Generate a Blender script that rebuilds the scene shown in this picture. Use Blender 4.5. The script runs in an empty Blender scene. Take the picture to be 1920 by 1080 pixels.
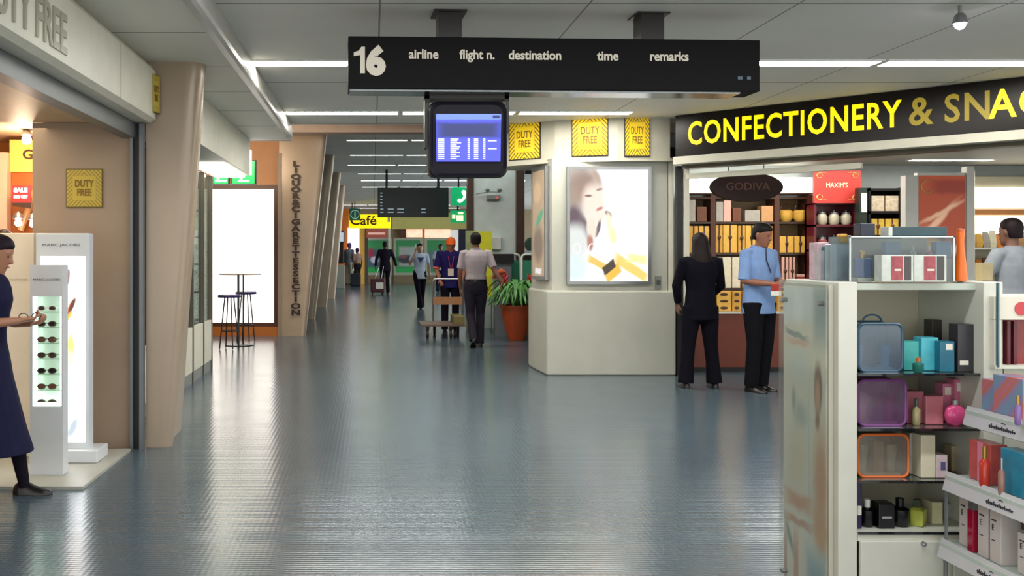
import bpy, bmesh, math, random
from mathutils import Vector, Matrix
random.seed(7)
S = bpy.context.scene
COL = S.collection
PI = math.pi
CAMZ = 1.4
F = 1800.0
def wx(px, Y): return (px-700.0)*Y/F          # world X of a picture column at depth Y
def wz(py, Y): return CAMZ+(475.0-py)*Y/F     # world Z of a picture row at depth Y
def fy(py): return F*CAMZ/(py-475.0)          # depth of a floor point

# ------------------------------------------------------------------ materials
def lin(c):
    if isinstance(c, str):
        c = c.lstrip('#'); c = [int(c[i:i+2], 16)/255 for i in (0, 2, 4)]
        return tuple((x/12.92 if x <= .04045 else ((x+.055)/1.055)**2.4) for x in c)
    return tuple(c)
_M = {}
def mat(name, col='#888888', rough=.5, metal=0, emit=0, ecol=None, var=.06, vscale=6, bump=0, bscale=80, coat=0, spec=.5):
    if name in _M: return _M[name]
    m = bpy.data.materials.new(name); m.use_nodes = True
    nt = m.node_tree; b = nt.nodes['Principled BSDF']
    c = lin(col)
    b.inputs['Roughness'].default_value = rough
    b.inputs['Metallic'].default_value = metal
    b.inputs['Specular IOR Level'].default_value = spec
    b.inputs['Coat Weight'].default_value = coat
    tc = nt.nodes.new('ShaderNodeTexCoord')
    no = nt.nodes.new('ShaderNodeTexNoise'); no.inputs['Scale'].default_value = vscale; no.inputs['Detail'].default_value = 4
    nt.links.new(tc.outputs['Object'], no.inputs['Vector'])
    mx = nt.nodes.new('ShaderNodeMix'); mx.data_type = 'RGBA'
    mx.inputs[6].default_value = (*[x*(1-var*2) for x in c], 1)
    mx.inputs[7].default_value = (*[min(1, x*(1+var*2)) for x in c], 1)
    nt.links.new(no.outputs['Fac'], mx.inputs[0])
    nt.links.new(mx.outputs[2], b.inputs['Base Color'])
    if emit:
        b.inputs['Emission Color'].default_value = (*lin(ecol or col), 1)
        b.inputs['Emission Strength'].default_value = emit
    if bump:
        n2 = nt.nodes.new('ShaderNodeTexNoise'); n2.inputs['Scale'].default_value = bscale
        nt.links.new(tc.outputs['Object'], n2.inputs['Vector'])
        bp = nt.nodes.new('ShaderNodeBump'); bp.inputs['Strength'].default_value = bump; bp.inputs['Distance'].default_value = .01
        nt.links.new(n2.outputs['Fac'], bp.inputs['Height']); nt.links.new(bp.outputs['Normal'], b.inputs['Normal'])
    _M[name] = m; return m
def acrylic(name, tint='#ffffff', gloss=.15, opac=0.0, rough=.05):
    if name in _M: return _M[name]
    m = bpy.data.materials.new(name); m.use_nodes = True; nt = m.node_tree; nt.nodes.clear()
    out = nt.nodes.new('ShaderNodeOutputMaterial'); tr = nt.nodes.new('ShaderNodeBsdfTransparent')
    tr.inputs[0].default_value = (*lin(tint), 1)
    gl = nt.nodes.new('ShaderNodeBsdfGlossy'); gl.inputs['Roughness'].default_value = rough
    mx = nt.nodes.new('ShaderNodeMixShader')
    lw = nt.nodes.new('ShaderNodeLayerWeight'); fr = nt.nodes.new('ShaderNodeMath'); fr.operation = 'POWER'; fr.inputs[1].default_value = 4; nt.links.new(lw.outputs['Facing'], fr.inputs[0])
    ad = nt.nodes.new('ShaderNodeMath'); ad.operation = 'ADD'; ad.inputs[1].default_value = gloss; ad.use_clamp = True
    nt.links.new(fr.outputs[0], ad.inputs[0]); nt.links.new(ad.outputs[0], mx.inputs[0])
    nt.links.new(tr.outputs[0], mx.inputs[1]); nt.links.new(gl.outputs[0], mx.inputs[2])
    last = mx
    if opac:
        df = nt.nodes.new('ShaderNodeBsdfDiffuse'); df.inputs[0].default_value = (*lin(tint), 1)
        m2 = nt.nodes.new('ShaderNodeMixShader'); m2.inputs[0].default_value = opac
        nt.links.new(mx.outputs[0], m2.inputs[1]); nt.links.new(df.outputs[0], m2.inputs[2]); last = m2
    nt.links.new(last.outputs[0], out.inputs[0])
    _M[name] = m; return m
def picture(name, base, blobs, emit=0, rough=.4, grad=None):
    """printed artwork on a UV quad: soft ellipses / boxes (kind,cx,cy,rx,ry,rot,colour,soft)"""
    m = bpy.data.materials.new(name); m.use_nodes = True; nt = m.node_tree; b = nt.nodes['Principled BSDF']
    b.inputs['Roughness'].default_value = rough
    uv = nt.nodes.new('ShaderNodeUVMap'); uv.uv_map = 'UVMap'
    no = nt.nodes.new('ShaderNodeTexNoise'); no.inputs['Scale'].default_value = 5; no.inputs['Detail'].default_value = 3
    nt.links.new(uv.outputs[0], no.inputs['Vector'])
    sc = nt.nodes.new('ShaderNodeVectorMath'); sc.operation = 'MULTIPLY_ADD'
    sc.inputs[1].default_value = (.03, .03, 0); nt.links.new(no.outputs['Color'], sc.inputs[0]); nt.links.new(uv.outputs[0], sc.inputs[2])
    sub = nt.nodes.new('ShaderNodeVectorMath'); sub.operation = 'SUBTRACT'; sub.inputs[1].default_value = (.015, .015, 0)
    nt.links.new(sc.outputs[0], sub.inputs[0])
    cur = None
    if grad:
        sx = nt.nodes.new('ShaderNodeSeparateXYZ'); nt.links.new(uv.outputs[0], sx.inputs[0])
        cr = nt.nodes.new('ShaderNodeValToRGB'); nt.links.new(sx.outputs[1], cr.inputs[0])
        while len(cr.color_ramp.elements) < len(grad): cr.color_ramp.elements.new(.5)
        for e, (p, c) in zip(cr.color_ramp.elements, grad): e.position = p; e.color = (*lin(c), 1)
        cur = cr.outputs[0]
    for (kind, cx, cy, rx, ry, rot, colr, soft) in blobs:
        s1 = nt.nodes.new('ShaderNodeVectorMath'); s1.operation = 'SUBTRACT'; s1.inputs[1].default_value = (cx, cy, 0)
        nt.links.new(sub.outputs[0] if soft > .1 else uv.outputs[0], s1.inputs[0])
        r = nt.nodes.new('ShaderNodeVectorRotate'); r.rotation_type = 'Z_AXIS'; r.inputs['Angle'].default_value = -rot
        nt.links.new(s1.outputs[0], r.inputs['Vector'])
        d = nt.nodes.new('ShaderNodeVectorMath'); d.operation = 'DIVIDE'; d.inputs[1].default_value = (rx, ry, 1)
        nt.links.new(r.outputs[0], d.inputs[0])
        if kind == 'e':
            l = nt.nodes.new('ShaderNodeVectorMath'); l.operation = 'LENGTH'; nt.links.new(d.outputs[0], l.inputs[0]); val = l.outputs['Value']
        else:
            a = nt.nodes.new('ShaderNodeVectorMath'); a.operation = 'ABSOLUTE'; nt.links.new(d.outputs[0], a.inputs[0])
            x = nt.nodes.new('ShaderNodeSeparateXYZ'); nt.links.new(a.outputs[0], x.inputs[0])
            mm = nt.nodes.new('ShaderNodeMath'); mm.operation = 'MAXIMUM'
            nt.links.new(x.outputs[0], mm.inputs[0]); nt.links.new(x.outputs[1], mm.inputs[1]); val = mm.outputs[0]
        mr = nt.nodes.new('ShaderNodeMapRange'); mr.interpolation_type = 'SMOOTHSTEP'
        mr.inputs['From Min'].default_value = 1-soft; mr.inputs['From Max'].default_value = 1+soft*.3+.001
        mr.inputs['To Min'].default_value = 1; mr.inputs['To Max'].default_value = 0
        nt.links.new(val, mr.inputs['Value'])
        mx = nt.nodes.new('ShaderNodeMix'); mx.data_type = 'RGBA'
        nt.links.new(mr.outputs[0], mx.inputs[0])
        if cur is None: mx.inputs[6].default_value = (*lin(base), 1)
        else: nt.links.new(cur, mx.inputs[6])
        mx.inputs[7].default_value = (*lin(colr), 1)
        cur = mx.outputs[2]
    if cur is not None: nt.links.new(cur, b.inputs['Base Color'])
    else: b.inputs['Base Color'].default_value = (*lin(base), 1)
    if emit:
        if cur is not None: nt.links.new(cur, b.inputs['Emission Color'])
        else: b.inputs['Emission Color'].default_value = (*lin(base), 1)
        b.inputs['Emission Strength'].default_value = emit
        if emit > .3:
            b.inputs['Base Color'].default_value = (.02, .02, .02, 1)
            for l in list(b.inputs['Base Color'].links): nt.links.remove(l)
    return m

# ------------------------------------------------------------------ mesh builder
class MB:
    def __init__(s): s.v = []; s.f = []; s.uv = None
    def _a(s, vs, fs):
        o = len(s.v); s.v += [tuple(v) for v in vs]; s.f += [tuple(i+o for i in f) for f in fs]; return s
    def box(s, x0, x1, y0, y1, z0, z1):
        return s._a([(x, y, z) for z in (z0, z1) for (x, y) in ((x0, y0), (x1, y0), (x1, y1), (x0, y1))],
                    [(3, 2, 1, 0), (4, 5, 6, 7), (0, 1, 5, 4), (1, 2, 6, 5), (2, 3, 7, 6), (3, 0, 4, 7)])
    def prism(s, poly, z0, z1):
        n = len(poly)
        return s._a([(x, y, z0) for x, y in poly]+[(x, y, z1) for x, y in poly],
                    [tuple(range(n))[::-1], tuple(range(n, 2*n))]+[(i, (i+1) % n, n+(i+1) % n, n+i) for i in range(n)])
    def slab(s, poly, y0, y1):          # polygon in XZ extruded along Y
        n = len(poly)
        return s._a([(x, y0, z) for x, z in poly]+[(x, y1, z) for x, z in poly],
                    [tuple(range(n)), tuple(range(n, 2*n))[::-1]]+[((i+1) % n, i, n+i, n+(i+1) % n) for i in range(n)])
    def frame(s, x0, x1, z0, z1, y0, y1, w):
        s.box(x0, x1, y0, y1, z0, z0+w); s.box(x0, x1, y0, y1, z1-w, z1)
        s.box(x0, x0+w, y0, y1, z0+w, z1-w); return s.box(x1-w, x1, y0, y1, z0+w, z1-w)
    def loft(s, rings, closed=True):
        n = len(rings[0]); o = len(s.v)
        for r in rings: s.v += [tuple(p) for p in r]
        for i in range(len(rings)-1):
            for j in range(n):
                k = (j+1) % n
                s.f.append((o+i*n+j, o+i*n+k, o+(i+1)*n+k, o+(i+1)*n+j))
        if closed:
            s.f.append(tuple(o+j for j in range(n))[::-1]); s.f.append(tuple(o+(len(rings)-1)*n+j for j in range(n)))
        return s
    def lathe(s, prof, n=20, c=(0, 0, 0), sx=1, sy=1):
        return s.loft([[(c[0]+r*sx*math.cos(2*PI*j/n), c[1]+r*sy*math.sin(2*PI*j/n), c[2]+z) for j in range(n)] for r, z in prof])
    def tube(s, pts, rad, n=10, flat=1.0, rnd=True):
        pts = [Vector(p) for p in pts]
        if not isinstance(rad, (list, tuple)): rad = [rad]*len(pts)
        rad = list(rad)
        if rnd:
            d0 = (pts[0]-pts[1]).normalized(); d1 = (pts[-1]-pts[-2]).normalized()
            r0, r1 = rad[0], rad[-1]
            pts = [pts[0]+d0*r0*.7, pts[0]+d0*r0*.4]+pts+[pts[-1]+d1*r1*.4, pts[-1]+d1*r1*.7]
            rad = [r0*.35, r0*.8]+rad+[r1*.8, r1*.35]
        rings = []; up = None
        for i, p in enumerate(pts):
            t = (pts[min(i+1, len(pts)-1)]-pts[max(i-1, 0)]).normalized()
            if up is None:
                up = Vector((0, 0, 1)) if abs(t.z) < .9 else Vector((1, 0, 0))
            a = t.cross(up).normalized(); b = a.cross(t).normalized(); up = b
            rings.append([p+a*math.cos(2*PI*j/n)*rad[i]+b*math.sin(2*PI*j/n)*rad[i]*flat for j in range(n)])
        return s.loft(rings)
    def ball(s, c, rx, ry=None, rz=None, n=12, m=8):
        ry = ry or rx; rz = rz or rx
        rings = []
        for i in range(m+1):
            a = -PI/2*.97+PI*.97*i/m
            rings.append([(c[0]+rx*math.cos(a)*math.cos(2*PI*j/n), c[1]+ry*math.cos(a)*math.sin(2*PI*j/n), c[2]+rz*math.sin(a)) for j in range(n)])
        return s.loft(rings)
    def text(s, body, size, M, offset=0, extrude=.002, sx=1, align='LEFT', space=1):
        cu = bpy.data.curves.new('t', 'FONT'); cu.body = body; cu.size = size; cu.offset = offset
        cu.extrude = extrude; cu.align_x = align; cu.space_character = space; cu.resolution_u = 3
        ob = bpy.data.objects.new('t', cu); COL.objects.link(ob)
        dg = bpy.context.evaluated_depsgraph_get(); dg.update()
        me = bpy.data.meshes.new_from_object(ob.evaluated_get(dg))
        s._a([M @ Vector((v.co.x*sx, v.co.y, v.co.z)) for v in me.vertices], [tuple(p.vertices) for p in me.polygons])
        bpy.data.objects.remove(ob); bpy.data.curves.remove(cu); bpy.data.meshes.remove(me); return s
    def build(s, name, m, parent=None, world=True, bevel=0, smooth=False, remesh=0, uvbox=False, loc=None):
        me = bpy.data.meshes.new(name)
        off = Vector((0, 0, 0))
        if parent is not None and world:
            p = parent
            while p is not None: off = off+p.location; p = p.parent
        if loc is not None: off = Vector(loc)
        me.from_pydata([tuple(Vector(v)-off) for v in s.v], [], s.f); me.update()
        bm = bmesh.new(); bm.from_mesh(me); bmesh.ops.recalc_face_normals(bm, faces=bm.faces); bm.to_mesh(me); bm.free()
        if smooth or remesh:
            for p in me.polygons: p.use_smooth = True
        o = bpy.data.objects.new(name, me); COL.objects.link(o)
        if m: me.materials.append(m)
        if parent is not None: o.parent = parent
        if loc is not None: o.location = loc
        if remesh:
            r = o.modifiers.new('remesh', 'REMESH'); r.mode = 'VOXEL'; r.voxel_size = remesh; r.use_smooth_shade = True
            q = o.modifiers.new('smooth', 'SMOOTH'); q.factor = .5; q.iterations = 3
        elif bevel:
            q = o.modifiers.new('bevel', 'BEVEL'); q.width = bevel; q.segments = 2; q.limit_method = 'ANGLE'
        elif smooth and not remesh:
            q = o.modifiers.new('edges', 'EDGE_SPLIT'); q.split_angle = math.radians(45)
        return o
def quad(name, corners, m, parent=None, off=(0, 0, 0)):
    """flat printed face, UV 0..1; corners bl, br, tr, tl"""
    me = bpy.data.meshes.new(name)
    o0 = Vector((0, 0, 0)); p = parent
    while p is not None: o0 = o0+p.location; p = p.parent
    me.from_pydata([tuple(Vector(c)+Vector(off)-o0) for c in corners], [], [(0, 1, 2, 3)])
    uv = me.uv_layers.new(name='UVMap')
    for i, t in enumerate(((0, 0), (1, 0), (1, 1), (0, 1))): uv.data[i].uv = t
    me.materials.append(m); o = bpy.data.objects.new(name, me); COL.objects.link(o)
    if parent is not None: o.parent = parent
    return o
def tag(o, label, cat, group=None, kind=None):
    o['label'] = label; o['category'] = cat
    if group: o['group'] = group
    if kind: o['kind'] = kind
    return o
def thing(name, label, cat, loc=(0, 0, 0), rotz=0, group=None):
    o = bpy.data.objects.new(name, None); COL.objects.link(o); o.empty_display_size = .1
    o.location = loc; o.rotation_euler = (0, 0, rotz); return tag(o, label, cat, group)
def struct(name, mb, m, **k):
    o = mb.build(name, m, **k); o['kind'] = 'structure'; return o
def planeM(origin, right, up):
    r = Vector(right).normalized(); u = Vector(up).normalized(); n = r.cross(u)
    M = Matrix((r, u, n)).transposed().to_4x4(); M.translation = Vector(origin); return M
def facing(origin): return planeM(origin, (1, 0, 0), (0, 0, 1))

def text_fit(mb, body, M, width, height, offset=0, extrude=.002, space=1):
    t = MB(); t.text(body, 1, Matrix.Identity(4), offset=offset/height*.7, extrude=0, space=space)
    xs = [v[0] for v in t.v]; ys = [v[1] for v in t.v]
    x0, x1, y0, y1 = min(xs), max(xs), min(ys), max(ys)
    t2 = MB(); t2.text(body, 1, Matrix.Identity(4), offset=offset/height*.7, extrude=1, space=space)
    mb._a([M @ Vector(((v[0]-x0)/(x1-x0)*width, (v[1]-y0)/(y1-y0)*height, v[2]*extrude)) for v in t2.v], t2.f); return mb
# common materials
CREAM = mat('cream_paint', '#d2cfbe', .45, bump=.05)
CREAM2 = mat('cream_panel', '#cfccbb', .4)
TAN = mat('tan_wall_finish', '#a08c78', .5, vscale=3)
SOFFIT = mat('soffit_paint', '#a5a39c', .6)
STEEL = mat('brushed_steel', '#9a9a9c', .3, .8)
GREYMET = mat('grey_metal', '#75797c', .4, .5)
DARK = mat('dark_metal', '#1d1b1e', .4, .3)
BLACK = mat('black_plastic', '#100e12', .5, spec=.25)
WHITE = mat('white_laminate', '#d2d2c6', .35)
WHITEP = mat('white_plastic', '#e8e8e4', .3)
ORANGEW = mat('orange_wall', '#c4834a', .5)
BROWN = mat('brown_wood', '#4a2618', .35, vscale=12)
YEL = mat('yellow_letters', '#e8d010', .4, emit=.75, ecol='#ffe000')
YELD = mat('yellow_letters_dim', '#9a8a28', .4, emit=.18, ecol='#c8aa20')
TUBEF = mat('far_tube_glow', '#ffffff', .4, emit=11, ecol='#f0fff8')
TUBE = mat('fluorescent_tube_glow', '#ffffff', .4, emit=34, ecol='#fffaf0')
def seam_mat(name, col, sx, ox, sy, oy, w=.008, rough=.6, dark='#8b8982'):
    m = mat(name, col, rough, var=.04, vscale=1.5); nt = m.node_tree; b = nt.nodes['Principled BSDF']
    src = b.inputs['Base Color'].links[0].from_socket
    tc = nt.nodes.new('ShaderNodeTexCoord'); x = nt.nodes.new('ShaderNodeSeparateXYZ'); nt.links.new(tc.outputs['Object'], x.inputs[0])
    outs = []
    for k, (s_, o_) in enumerate(((sx, ox), (sy, oy))):
        a = nt.nodes.new('ShaderNodeMath'); a.operation = 'ADD'; a.inputs[1].default_value = -o_+50*s_; nt.links.new(x.outputs[k], a.inputs[0])
        p = nt.nodes.new('ShaderNodeMath'); p.operation = 'PINGPONG'; p.inputs[1].default_value = s_/2; nt.links.new(a.outputs[0], p.inputs[0])
        l = nt.nodes.new('ShaderNodeMath'); l.operation = 'LESS_THAN'; l.inputs[1].default_value = w*(1 if k == 0 else 2.2); nt.links.new(p.outputs[0], l.inputs[0]); outs.append(l)
    mm = nt.nodes.new('ShaderNodeMath'); mm.operation = 'MAXIMUM'; nt.links.new(outs[0].outputs[0], mm.inputs[0]); nt.links.new(outs[1].outputs[0], mm.inputs[1])
    mx = nt.nodes.new('ShaderNodeMix'); mx.data_type = 'RGBA'; nt.links.new(mm.outputs[0], mx.inputs[0]); nt.links.new(src, mx.inputs[6])
    mx.inputs[7].default_value = (*lin(dark), 1); nt.links.new(mx.outputs[2], b.inputs['Base Color']); return m

# ---- floor: ribbed blue-grey rubber
def floor_mat():
    m = mat('ribbed_rubber_floor', '#4b5962', .2, var=.05, vscale=1.2, spec=.42)
    nt = m.node_tree; b = nt.nodes['Principled BSDF']
    tc = nt.nodes.new('ShaderNodeTexCoord')
    w = nt.nodes.new('ShaderNodeTexWave'); w.bands_direction = 'Y'; w.inputs['Scale'].default_value = 11; w.inputs['Distortion'].default_value = .6; w.inputs['Detail'].default_value = 2
    w2 = nt.nodes.new('ShaderNodeTexWave'); w2.bands_direction = 'X'; w2.inputs['Scale'].default_value = 11; w2.inputs['Distortion'].default_value = .4
    n = nt.nodes.new('ShaderNodeTexNoise'); n.inputs['Scale'].default_value = 7
    mp = nt.nodes.new('ShaderNodeMapping'); mp.inputs['Scale'].default_value = (1, .35, 1)
    for q in (w, w2): nt.links.new(tc.outputs['Object'], q.inputs['Vector'])
    nt.links.new(tc.outputs['Object'], mp.inputs[0]); nt.links.new(mp.outputs[0], n.inputs['Vector'])
    a1 = nt.nodes.new('ShaderNodeMath'); a1.operation = 'MULTIPLY_ADD'; a1.inputs[1].default_value = .25
    nt.links.new(w2.outputs['Fac'], a1.inputs[0]); nt.links.new(w.outputs['Fac'], a1.inputs[2])
    a2 = nt.nodes.new('ShaderNodeMath'); a2.operation = 'MULTIPLY_ADD'; a2.inputs[1].default_value = .22
    nt.links.new(n.outputs['Fac'], a2.inputs[0]); nt.links.new(a1.outputs[0], a2.inputs[2])
    bp = nt.nodes.new('ShaderNodeBump'); bp.inputs['Strength'].default_value = .10; bp.inputs['Distance'].default_value = .006
    nt.links.new(a2.outputs[0], bp.inputs['Height']); nt.links.new(bp.outputs['Normal'], b.inputs['Normal'])
    n2 = nt.nodes.new('ShaderNodeTexNoise'); n2.inputs['Scale'].default_value = 2.5; nt.links.new(tc.outputs['Object'], n2.inputs['Vector'])
    mr = nt.nodes.new('ShaderNodeMapRange'); mr.inputs['To Min'].default_value = .13; mr.inputs['To Max'].default_value = .22
    nt.links.new(n2.outputs['Fac'], mr.inputs['Value']); nt.links.new(mr.outputs[0], b.inputs['Roughness'])
    return m
struct('floor', MB().box(-6, 10, -2, 50, -.1, 0), floor_mat())
LOWZ, HIGHZ, SOFZ = 2.95, 3.5, 2.78
CEIL = seam_mat('ceiling_panels', '#e6e2d8', 1.3, .04, 2.76, 5.95, w=.006)
CEILH = seam_mat('far_ceiling_panels', '#e0e2de', 1.3, .04, 2.7, 16.4, w=.006)
SOF = seam_mat('soffit_panels', '#e2ded2', 3.0, .04, 1.1, 6.0, w=.005)
struct('ceiling', MB().box(-1.0, 10, -2, 11.4, LOWZ, LOWZ+.12), CEIL)
struct('ceiling_side', MB().box(-6, -1.0, -2, 11.7, SOFZ, SOFZ+.12), SOF)
struct('ceiling_far', MB().box(-6, 10, 11.4, 50, HIGHZ, HIGHZ+.12), CEILH)
struct('trim_1', MB().slab([(-1.03, SOFZ-.015), (-.985, SOFZ-.015), (-.965, SOFZ+.0), (-.96, SOFZ+.03), (-.975, LOWZ-.002), (-1.03, LOWZ-.002)], -2, 11.42), mat('lip_paint', '#b5b2aa', .35))
struct('trim_2', MB().box(-1.0, 10, 11.4, 11.5, LOWZ, HIGHZ), SOFFIT)
struct('trim_3', MB().box(-6, 9.9, 15.7, 16.0, 3.38, HIGHZ-.001), mat('beam_paint', '#b8a496', .6))
struct('trim_4', MB().box(-6, -1.0, 11.7, 11.8, SOFZ, HIGHZ), SOFFIT)
struct('wall_right', MB().box(9.9, 10, 7.5, 20, 0, HIGHZ), CREAM)
struct('wall_left', MB().box(-6, -5.9, -2, 50, 0, HIGHZ), mat('warm_wall', '#c49a68', .6))
struct('wall_back', MB().box(-6, 10, 49, 49.2, 0, HIGHZ), mat('dim_wall', '#5a5a50', .6))

# ---- left shop front
struct('wall_shop', MB().box(-2.45, -1.73, 6.9, 7.02, 0, 2.34), TAN)
struct('ceiling_shop', MB().box(-5.9, -1.81, 2.0, 6.89, 2.34, 2.77), mat('shop_ceiling', '#cdb89a', .5))
struct('ceiling_shop_rear', MB().box(-5.9, -2.42, 6.9, 9.2, 2.46, 2.52), mat('shop_ceiling', '#cdb89a', .5))
struct('wall_shop_back', MB().box(-5.9, -1.98, 9.2, 9.3, 0, 2.6), mat('shop_back_wall', '#d08a3a', .6))
t = thing('shop_fascia', 'cream fascia beam over the open shop at far left with raised grey letters', 'fascia', (-1.56, 5.0, 2.33))
MB().slab([(-1.79, 2.335), (-1.6, 2.335), (-1.56, 2.36), (-1.56, 2.70), (-1.59, 2.74), (-1.66, SOFZ-.003), (-1.79, SOFZ-.003)], 2.6, 6.88).build('beam', CREAM, t)
MB().box(-1.565, -1.5585, 5.93, 5.936, 2.36, 2.70).build('panel_joint', mat('joint', '#6f6c60', .6), t)
mb = MB(); text_fit(mb, 'DUTY FREE', planeM((-1.557, 3.78, 2.40), (0, 1, 0), (0, 0, 1)), 1.09, .205, offset=.006, extrude=.006)
mb.build('lettering', mat('raised_letters', '#a09e8e', .35, .2), t)
t = thing('roller_shutter', 'grey metal roller shutter frame around the far left shop opening', 'door frame', (-1.72, 6.8, 0))
MB().box(-1.80, -1.70, 2.6, 6.9, 2.225, 2.33).build('head_rail', GREYMET, t)
MB().box(-1.735, -1.715, 6.84, 6.9, 0, 2.225).build('guide_rail', GREYMET, t)
MB().box(-1.712, -1.672, 6.87, 6.9, 0, 2.33).build('guide_slot', DARK, t)
MB().box(-1.669, -1.64, 6.84, 6.9, 0, 2.33).build('guide_rail', GREYMET, t)

def column(name, label, Y, xl, xrb, xrt, h, yb=.7, rx=.10, group=None):
    """tapered structural column: vertical left side, leaning rounded right nose"""
    rings = []
    for k in range(9):
        f = k/8; xr = xrb+(xrt-xrb)*f; r = .065+.045*f
        ring = [(xl, Y+yb, h*f), (xl, Y, h*f), (xr-r*1.2, Y, h*f)]
        for a in range(-80, 81, 16):
            A = math.radians(a); ring.append((xr-r+r*math.cos(A), Y+r+.0+r*math.sin(A), h*f))
        ring.append((xr-r, Y+yb, h*f)); rings.append(ring)
    return tag(MB().loft(rings).build(name, mat('column_laminate', '#a89682', .26, .12, vscale=2), smooth=True, loc=(xl, Y, 0)), label, 'column', group)
column('column', 'wide beige tapered column with rounded edge beside far left shop opening', 6.92, -1.638, -1.46, -1.225, SOFZ)
c2 = column('column', 'tapered beige column carrying the vertical liquor section letters', 16.3, -1.60, -1.15, -.78, HIGHZ)
mb = MB().box(-1.62, -1.56, 16.26, 16.35, 0, 3.1); mb.build('side_panel', mat('panel_tan', '#8d7c6c', .45), c2)
txt = 'LIQUOR & CIGARETTES SECTION'
mb = MB(); z = wz(296, 16.2); seq = [c for c in txt if c != ' ']
for i, ch in enumerate(seq):
    zz = wz(311+i*(589-309)/(len(seq)-1), 16.2)
    mb.text(ch, .125, facing((wx(554, 16.2), 16.25, zz)), offset=.006, sx=1.6, align='CENTER')
mb.build('lettering', mat('dark_brown_letters', '#2a1408', .5), c2)
for i, (Y, lab) in enumerate(((20.4, 'greyish tapered column next behind the liquor lettering column'), (24.9, 'third tapered column along the left side of the corridor'), (29.5, 'furthest tapered column at left, before the cafe'))):
    column('column', lab, Y, -1.75, -1.24+.03*i, -.82-.02*i, HIGHZ)
struct('wall_left_far', MB().box(-1.95, -1.80, 16.9, 40, 0, HIGHZ), mat('far_left_wall', '#8a8070', .5))
struct('wall_left_end', MB().box(-5.9, -1.60, 16.45, 16.6, 0, HIGHZ), mat('orange_brown_wall', '#b98456', .5))
# glazed shop front 2
t = thing('window_front', 'glazed shop front with cream lower panels behind the near left column', 'shop front', (-1.95, 10.0, 0))
MB().box(-2.0, -1.95, 7.7, 11.6, .12, 1.02-.42).build('lower_panel', CREAM2, t)
MB().box(-2.02, -1.955, 7.7, 11.6, 0, .12).build('kick_plate', mat('kick', '#7a7c78', .4), t)
for y in (8.4, 9.05, 9.7, 10.35, 11.0, 11.56):
    MB().box(-2.0, -1.94, y, y+.035, .0, 2.33).build('mullion', mat('mullion_metal', '#6a665c', .35, .6), t)
MB().box(-1.985, -1.975, 7.7, 11.6, .6, 2.33).build('glass', acrylic('shop_glass', '#c8d4cc', .16), t)
struct('wall_window_back', MB().box(-2.42, -2.36, 7.03, 11.6, 0, 2.77), mat('shop2_wall', '#a08058', .6))
t = thing('display_shelf', 'dim shelf unit behind the glass of the second left shop', 'shelf', (-2.2, 10, 0))
for z in (.62, .95, 1.28, 1.6, 1.92): MB().box(-2.33, -2.08, 8.6, 11.5, z-.02, z).build('shelf', GREYMET, t)
MB().box(-2.35, -2.33, 8.6, 11.5, 0, 2.2).build('back_panel', mat('shelf_back_dim', '#555a50', .5), t)
bc = ['#3c8a4a', '#c86a30', '#b8a040', '#6a3020', '#80a0a0']; bn = ['green', 'orange', 'amber', 'brown', 'pale']
for r, z in enumerate((.95, 1.28, 1.6)):
    for k in range(6):
        q = (k*2+r) % 5; y = 9.5+k*.35
        o = MB().lathe([(.045, 0), (.045, .16), (.015, .2), (.015, .26), (.0, .26)], 10, (-2.2, y, z)).build('bottle', mat('bottle_'+bn[q], bc[q], .15), smooth=True, loc=(-2.2, y, z))
        tag(o, f'{bn[q]} bottle behind the second shop glass, {["lowest","middle","upper"][r]} row, number {k+1} going deeper', 'bottle', 'bottles in the second shop window')
t = thing('shop_fascia', 'cream fascia box over the glazed left shop front with lit underside', 'fascia', (-1.5, 10, 2.33))
MB().box(-1.94, -1.5, 7.75, 11.69, 2.35, SOFZ-.003).build('beam', CREAM, t)
MB().box(-1.92, -1.56, 10.0, 11.65, 2.325, 2.35).build('underside_light', mat('underside_glow', '#ffffff', .4, emit=4, ecol='#fff6e6'), t)
MB().box(-1.53, -1.49, 11.705, 11.75, 2.36, 2.66).build('end_light', mat('end_glow', '#ffffff', .4, emit=6), t)
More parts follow.
